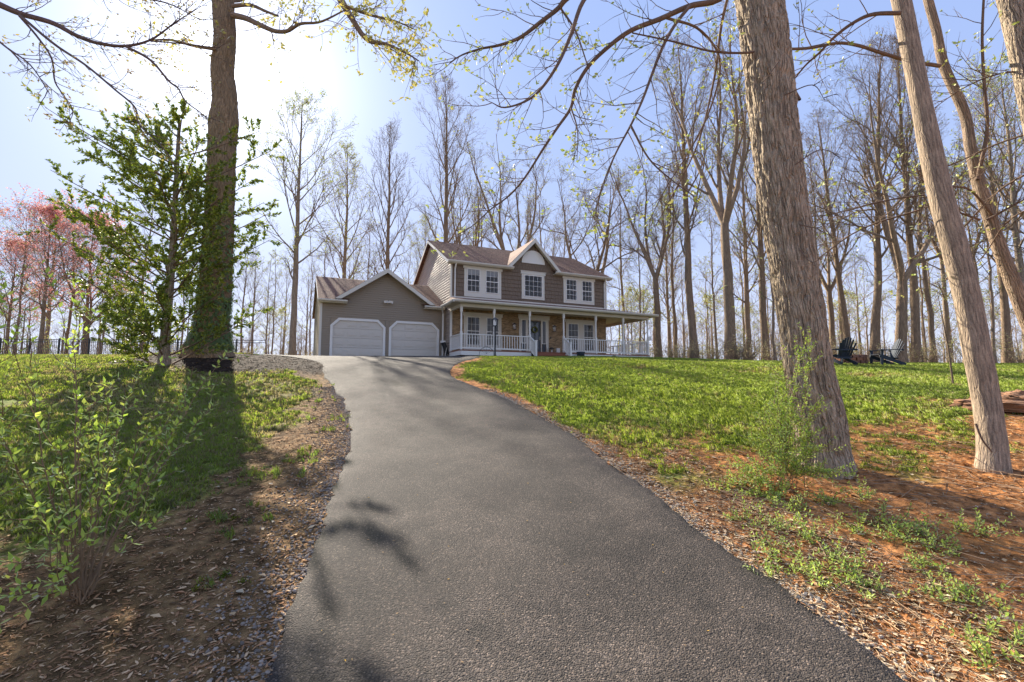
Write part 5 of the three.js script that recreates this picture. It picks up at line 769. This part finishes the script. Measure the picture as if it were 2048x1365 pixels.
{
  const green = [[0.46, 0.62, 0.07], [0.54, 0.68, 0.1], [0.38, 0.55, 0.07], [0.6, 0.68, 0.12]];
  const f1 = at(165, 1205, solveD(1205)); f1.y = ground(f1.x, -f1.z) - 0.03;
  shrub('honeysuckle_bush', 'leggy bush of bright green leaves on bent stems, rooted in the chip soil', f1, [[95, 545, 0.3], [150, 560, 0.1], [60, 720, -0.2], [225, 745, 0.5], [285, 730, 0.9], [240, 830, 0.3], [330, 800, 0.8], [390, 770, 1.0], [460, 700, 1.2], [440, 800, 1.1], [345, 900, 0.5], [200, 900, -0.2], [120, 880, -0.4], [260, 960, 0.1], [300, 1010, 0.4], [60, 1010, -0.5], [140, 1040, -0.3], [20, 900, -0.5], [0, 1190, -0.5], [30, 1130, -0.6], [100, 1170, -0.5], [180, 800, 0.1]], -f1.z, { seed: 701, wide: 0.08, thick: 0.0075, per: 8, size: 0.066, sides: 4, sideLeaves: 4, spread: 1.0, cols: green });
  const f2 = at(-190, 1130, solveD(1130)); f2.y = ground(f2.x, -f2.z) - 0.03;
  shrub('honeysuckle_bush', 'bush of bright green leafy shoots reaching in beside the leggy bush', f2, [[-40, 560, 0.2], [30, 600, 0.1], [10, 540, 0.4], [50, 640, 0.3], [20, 760, 0.2], [75, 810, 0.4], [110, 950, 0.3], [60, 900, 0.2], [0, 830, 0], [-40, 700, -0.1], [40, 1060, 0], [-20, 960, -0.2], [90, 760, 0.6], [120, 850, 0.5]], -f2.z, { seed: 702, wide: 0.15, thick: 0.0075, per: 8, size: 0.066, sides: 4, sideLeaves: 4, spread: 1.0, cols: green });
  // honeysuckle round the foot of the grey trunk
  const small = [[0.46, 0.6, 0.08], [0.56, 0.66, 0.12], [0.36, 0.52, 0.08]], D3 = solveD(955) - 0.35, f3 = at(1575, 975, D3); f3.y = ground(f3.x, -f3.z) - 0.02;
  shrub('vine_shrub', 'small-leaved green vine bush climbing round the foot of the grey trunk', f3, [[1618, 676, 0.0], [1600, 705, 0], [1560, 745, -0.05], [1545, 800, -0.05], [1530, 840, 0.1], [1500, 880, 0.1], [1470, 930, 0.1], [1445, 980, 0], [1425, 1000, -0.1], [1560, 860, -0.1], [1590, 880, -0.1], [1620, 860, -0.1], [1640, 900, -0.15], [1600, 930, -0.2], [1520, 930, -0.1], [1660, 940, -0.2], [1480, 1010, -0.2], [1540, 1000, -0.3], [1570, 830, -0.1], [1555, 900, -0.2], [1510, 970, -0.2], [1625, 810, -0.15], [1690, 950, -0.3]], D3, { seed: 703, wide: 0.3, thick: 0.005, per: 26, size: 0.042, sides: 16, sideLeaves: 8, spread: 0.75, cols: small });
  const r = RNG(704), spots = [[1480, 1050], [1540, 1060], [1600, 1030], [1660, 1010], [1720, 1000], [1560, 1110], [1630, 1090], [1700, 1070], [1770, 1060], [1600, 1140], [1680, 1130], [1540, 1150], [1800, 1090], [1840, 1080], [1880, 1110], [1700, 1165], [1740, 1190], [1640, 1175], [1900, 1210], [1960, 1220], [2010, 1290], [1980, 1330], [1860, 1150], [1950, 1075]];
  for (const [px, py] of spots) { // separate low sprigs on the soil
    const D = solveD(py), c = at(px, py, D), t = new THREE.Group(), gb = new GB(), lb = new GB(); c.y = ground(c.x, D) - 0.01; top(t, 'ground_sprig'); tag(t, 'low sprig of small green leaves on the red soil near the grey trunk', 'plant', 'green sprigs on the red soil');
    const n = 8 + Math.floor(r() * 6); for (let k = 0; k < n; k++) { const s = V(c.x + (r() - 0.5) * 0.2, 0, c.z + (r() - 0.5) * 0.16); s.y = ground(s.x, -s.z) - 0.01; const pts = curve(s, V((r() - 0.5) * 2.2, 0.8, (r() - 0.5) * 2.2).normalize(), 0.12 + r() * 0.2, 5, r, 0.25, -0.6); gb.tube(pts, [0.003, 0.003, 0.0025, 0.002, 0.002, 0.0015], 3); stemLeaves(lb, pts, r, 8, 0.038, small, 0.1); }
    part('stems', gb.geo(), B.warm, t); part('leaves', lb.geo(), LF.shrub, t); shadows(t);
  }
}
// ------------------------------------------------------------------ things in the garden
const onGround = (px, D) => { const c = at(px, 720, D); c.y = land(c.x, D); return c; };
{ // two slatted garden chairs
  const navy = std(0.02, 0.03, 0.045, 0.75), rd = (b, x0, x1, y0, y1, z0, z1) => b.box(x0, x1, y0, y1, z0, z1);
  function chair(label) { // facing +z
    const t = new THREE.Group(); top(t, 'garden_chair'); tag(t, label, 'chair', 'navy slatted garden chairs');
    for (let k = -3; k <= 3; k++) { const top_ = 0.98 - k * k * 0.022, a = V(k * 0.062, 0.24, -0.16), b2 = V(k * 0.09, top_, -0.46 - 0.0); solid('back_slat', (b) => b.bar(a, b2, 0.066, 0.02), navy, t); }
    for (let k = 0; k < 5; k++) solid('seat_slat', (b) => b.bar(V(-0.27, 0.27 + k * 0.033, -0.12 + k * 0.125), V(0.27, 0.27 + k * 0.033, -0.12 + k * 0.125), 0.11, 0.02), navy, t);
    for (const s of [-1, 1]) { solid('armrest', (b) => b.prism([V(s * 0.27, 0.56, 0.46), V(s * 0.42, 0.56, 0.46), V(s * 0.42, 0.56, 0.1), V(s * 0.36, 0.56, -0.36), V(s * 0.29, 0.56, -0.36)], V(0, 0.022, 0)), navy, t); solid('front_leg', (b) => b.bar(V(s * 0.3, 0, 0.38), V(s * 0.3, 0.56, 0.34), 0.09, 0.03), navy, t); solid('rear_leg', (b) => b.bar(V(s * 0.27, 0.36, 0.42), V(s * 0.27, 0.02, -0.45), 0.03, 0.11), navy, t); }
    solid('back_rail', (b) => b.bar(V(-0.4, 0.545, -0.33), V(0.4, 0.545, -0.33), 0.025, 0.05), navy, t); solid('lower_rail', (b) => b.bar(V(-0.26, 0.26, -0.2), V(0.26, 0.26, -0.2), 0.025, 0.06), navy, t);
    return t;
  }
  const a = chair('navy slatted garden chair turned with its back to the lawn, by the brick fire pit'), b = chair('navy slatted garden chair seen side-on, reclining, beyond the fire pit');
  a.position.copy(onGround(1682, 18.4)); a.rotation.y = Math.PI; a.scale.setScalar(1.06); b.position.copy(onGround(1775, 18.6)); b.rotation.y = -Math.PI / 2 - 0.1; b.scale.setScalar(1.06); shadows(a); shadows(b);
  const fp = new THREE.Group(); top(fp, 'fire_pit'); tag(fp, 'low round fire pit of red-brown blocks behind the chair', 'fire pit'); fp.position.copy(onGround(1700, 19.6));
  for (let row = 0; row < 3; row++) for (let k = 0; k < 14; k++) { const g = new THREE.BoxGeometry(0.21, 0.115, 0.14), a2 = (k + row * 0.5) / 14 * 6.283, f = 0.8 + hash(k, row) * 0.5, o = part('brick', g, row % 2 ? (M.brickA ??= std(0.3, 0.13, 0.07, 0.9)) : (M.brickB ??= std(0.24, 0.12, 0.08, 0.9)), fp); o.position.set(Math.cos(a2) * 0.52, 0.06 + row * 0.12, Math.sin(a2) * 0.52); o.rotation.y = -a2 + Math.PI / 2; }
}
{ // lamp post on the lawn before the porch
  const t = new THREE.Group(); top(t, 'lamp_post'); tag(t, 'black lamp post with a glass lantern on the lawn before the porch', 'lamp post'); t.position.copy(onGround(990, 24.6));
  const y = 1.6; solid('post', (b) => { b.bar(V(0, -0.3, 0), V(0, y, 0), 0.085, 0.085); b.box(-0.065, 0.065, 0, 0.12, -0.065, 0.065); }, M.black, t); solid('ladder_rest', (b) => b.bar(V(-0.2, y - 0.25, 0), V(0.2, y - 0.25, 0), 0.02, 0.02), M.black, t);
  solid('lantern_frame', (b) => { b.box(-0.12, 0.12, y, y + 0.04, -0.12, 0.12); for (const i of [-1, 1]) for (const j of [-1, 1]) b.bar(V(i * 0.1, y + 0.04, j * 0.1), V(i * 0.13, y + 0.34, j * 0.13), 0.018, 0.018); }, M.black, t);
  { const g = new THREE.ConeGeometry(0.23, 0.14, 4); g.rotateY(Math.PI / 4); g.translate(0, y + 0.41, 0); part('lantern_cap', g, M.black, t); } solid('lantern_glass', (b) => b.box(-0.1, 0.1, y + 0.042, y + 0.336, -0.1, 0.1), M.glass, t); { const g = new THREE.CylinderGeometry(0.035, 0.04, 0.2, 10); g.translate(0, y + 0.145, 0); part('candle_sleeve', g, M.white, t); } shadows(t);
}
{ // black metal fence
  const t = new THREE.Group(); top(t, 'metal_fence'); tag(t, 'long black metal picket fence behind the far lawn', 'fence'); const D = 32, x0 = at(-120, 700, D).x, x1 = at(470, 700, D).x, n = Math.round((x1 - x0) / 0.12), b = new GB(), H = 1.45, gy = (x) => land(x, D);
  for (let k = 0; k <= n; k++) { const x = lerp(x0, x1, k / n); b.box(x - 0.009, x + 0.009, gy(x) + 0.08, gy(x) + H - 0.05, -D - 0.009, -D + 0.009); } stuffPart('picket', b.geo(), M.black, t);
  for (let x = x0, p = null; x < x1 + 0.1; x += 2.0) { solid('fence_post', (g) => g.box(x - 0.035, x + 0.035, gy(x) - 0.3, gy(x) + H + 0.04, -D - 0.035, -D + 0.035), M.black, t); for (const h of [0.15, H - 0.22, H - 0.05]) solid('rail', (g) => g.bar(V(x + 0.04, gy(x) + h, -D + 0.012), V(x + 1.96, gy(x + 2) + h, -D + 0.012), 0.02, 0.035), M.black, t); } shadows(t);
}
{ // sapling in its ring of soil
  const t = new THREE.Group(); top(t, 'sapling'); tag(t, 'thin bare sapling in a small ring of red soil on the lawn', 'tree'); const D = 11.6, c = at(1908, 783, D); c.y = ground(c.x, D); const r = RNG(801), tk = new GB(), br = new GB(); const pts = [c.clone(), c.clone().add(V(-0.02, 0.5, 0)), c.clone().add(V(-0.07, 1.0, 0.02)), c.clone().add(V(-0.12, 1.6, 0)), c.clone().add(V(-0.2, 2.3, 0))]; tk.tube(pts, [0.024, 0.02, 0.016, 0.012, 0.006], 7); part('stem', tk.geo(), B.warm, t); twigs(br, new GB(), pts, null, 9, 0.5, r, { from: 0.35, bud: 0, depth: 0, thick: 0.005 }); part('branches', br.geo(), B.warm, t);
  const soil = new THREE.SphereGeometry(0.32, 20, 8, 0, 6.283, 0, 1.57); soil.scale(1, 0.2, 1); soil.translate(c.x, c.y - 0.01, c.z); part('soil_ring', soil, new THREE.MeshStandardMaterial({ map: grain, color: new THREE.Color().setRGB(0.55, 0.27, 0.14), roughness: 1 }), t); shadows(t);
}
{ // mound of red soil and brush beside the smooth trunk
  const D = 8.3, x = 9.2, g = new THREE.SphereGeometry(1, 60, 24, 0, 6.283, 0, 1.57), p = g.attributes.position; for (let k = 0; k < p.count; k++) { const n = 0.8 + fbm(p.getX(k) * 3 + 9, p.getZ(k) * 3 + 4, 3, 0, 9) * 0.4 + (fbm(p.getX(k) * 12 + 9, p.getZ(k) * 12 + 3, 3, 0, 10) - 0.5) * 0.35; p.setXYZ(k, p.getX(k) * 1.5 * n, p.getY(k) * 0.3 * n, p.getZ(k) * 0.8 * n); } g.computeVertexNormals();
  const o = top(new THREE.Mesh(g, new THREE.MeshStandardMaterial({ map: grain, bumpMap: grainH, bumpScale: 0.03, color: new THREE.Color().setRGB(0.6, 0.3, 0.15), roughness: 1 })), 'soil_mound'); o.position.set(x, land(x, D) - 0.06, -D); tag(o, 'heap of red soil and dry brush on the lawn past the smooth trunk', 'mound'); shadows(o);
}
{ // small things by the porch
  const put = (o, x, z, dy = 0) => { const p = hp(x, 0, z); o.position.set(p.x, land(p.x, -p.z) + dy, p.z); o.rotation.y = house.rotation.y; };
  let t = new THREE.Group(); top(t, 'floor_lantern'); tag(t, 'black lantern with white candle standing on the porch by the door', 'lantern'); t.position.copy(hp(6.62, 0.3, 0.35)); t.rotation.y = house.rotation.y;
  solid('frame', (b) => { b.box(-0.12, 0.12, 0, 0.03, -0.12, 0.12); for (const i of [-1, 1]) for (const j of [-1, 1]) b.bar(V(i * 0.1, 0.03, j * 0.1), V(i * 0.1, 0.34, j * 0.1), 0.02, 0.02); b.prism([V(-0.14, 0.34, -0.14), V(0.14, 0.34, -0.14), V(0.14, 0.34, 0.14), V(-0.14, 0.34, 0.14)], V(0, 0.03, 0)); b.box(-0.07, 0.07, 0.37, 0.43, -0.07, 0.07); }, M.black, t); { const g = new THREE.CylinderGeometry(0.055, 0.055, 0.24, 16); g.translate(0, 0.15, 0); part('candle', g, M.white, t); } shadows(t);
  t = new THREE.Group(); top(t, 'wire_trellis'); tag(t, 'black wire half-round trellis on the lawn before the porch', 'trellis'); put(t, 1.15, 2.9); { const g = new THREE.TorusGeometry(0.42, 0.012, 6, 24, Math.PI); part('hoop', g, M.black, t); for (let k = 1; k < 6; k++) solid('spoke', (b) => b.bar(V(0, 0.05, 0), V(Math.cos(k / 6 * 3.1416) * 0.41, Math.sin(k / 6 * 3.1416) * 0.41, 0), 0.008, 0.008), M.black, t); t.position.y += 0.12; solid('stake', (b) => { b.bar(V(-0.42, -0.3, 0), V(-0.42, 0, 0), 0.014, 0.014); b.bar(V(0.42, -0.3, 0), V(0.42, 0, 0), 0.014, 0.014); }, M.black, t); } shadows(t);
  t = new THREE.Group(); top(t, 'planter_tub'); tag(t, 'dark blue tub standing against the porch skirting', 'tub'); put(t, 7.45, 2.45); { const g = new THREE.LatheGeometry([[0, 0], [0.2, 0], [0.25, 0.34], [0.27, 0.36], [0.25, 0.38], [0.22, 0.34], [0, 0.32]].map(([a, b]) => new THREE.Vector2(a, b)), 24); part('bowl', g, std(0.03, 0.04, 0.06, 0.5), t); } shadows(t);
  t = new THREE.Group(); top(t, 'stone_block'); tag(t, 'small grey stone block below the porch railing', 'block'); put(t, 9.95, 2.4); { const g = new THREE.DodecahedronGeometry(0.16); g.scale(1, 0.9, 0.8); g.translate(0, 0.12, 0); part('stone', g, std(0.2, 0.21, 0.17, 0.9), t); } shadows(t);
  t = new THREE.Group(); top(t, 'golf_bag'); tag(t, 'dark bag on a folding cart leaning by the garage downspout', 'bag cart'); { const p = hp(-0.22, 0, -0.35); t.position.set(p.x, p.y - 0.05, p.z); t.rotation.y = house.rotation.y; } { const g = new THREE.CylinderGeometry(0.14, 0.12, 0.75, 14); g.rotateZ(0.35); g.translate(0.0, 0.55, 0.1); part('bag', g, M.dark, t); solid('cart_frame', (b) => { b.bar(V(0.18, 0.1, 0.1), V(-0.2, 1.0, 0.1), 0.03, 0.03); b.bar(V(-0.05, 0.1, 0.22), V(0.05, 0.6, 0.22), 0.025, 0.025); }, M.white, t); solid('bag_cuff', (b) => b.box(-0.28, -0.02, 0.88, 1.0, 0.0, 0.2), M.white, t); for (const s of [-1, 1]) { const w = new THREE.TorusGeometry(0.12, 0.025, 8, 20); w.translate(0.15, 0.14, 0.1 + s * 0.18); part('wheel', w, M.black, t); } } shadows(t);
}
renderer.render(scene, camera);
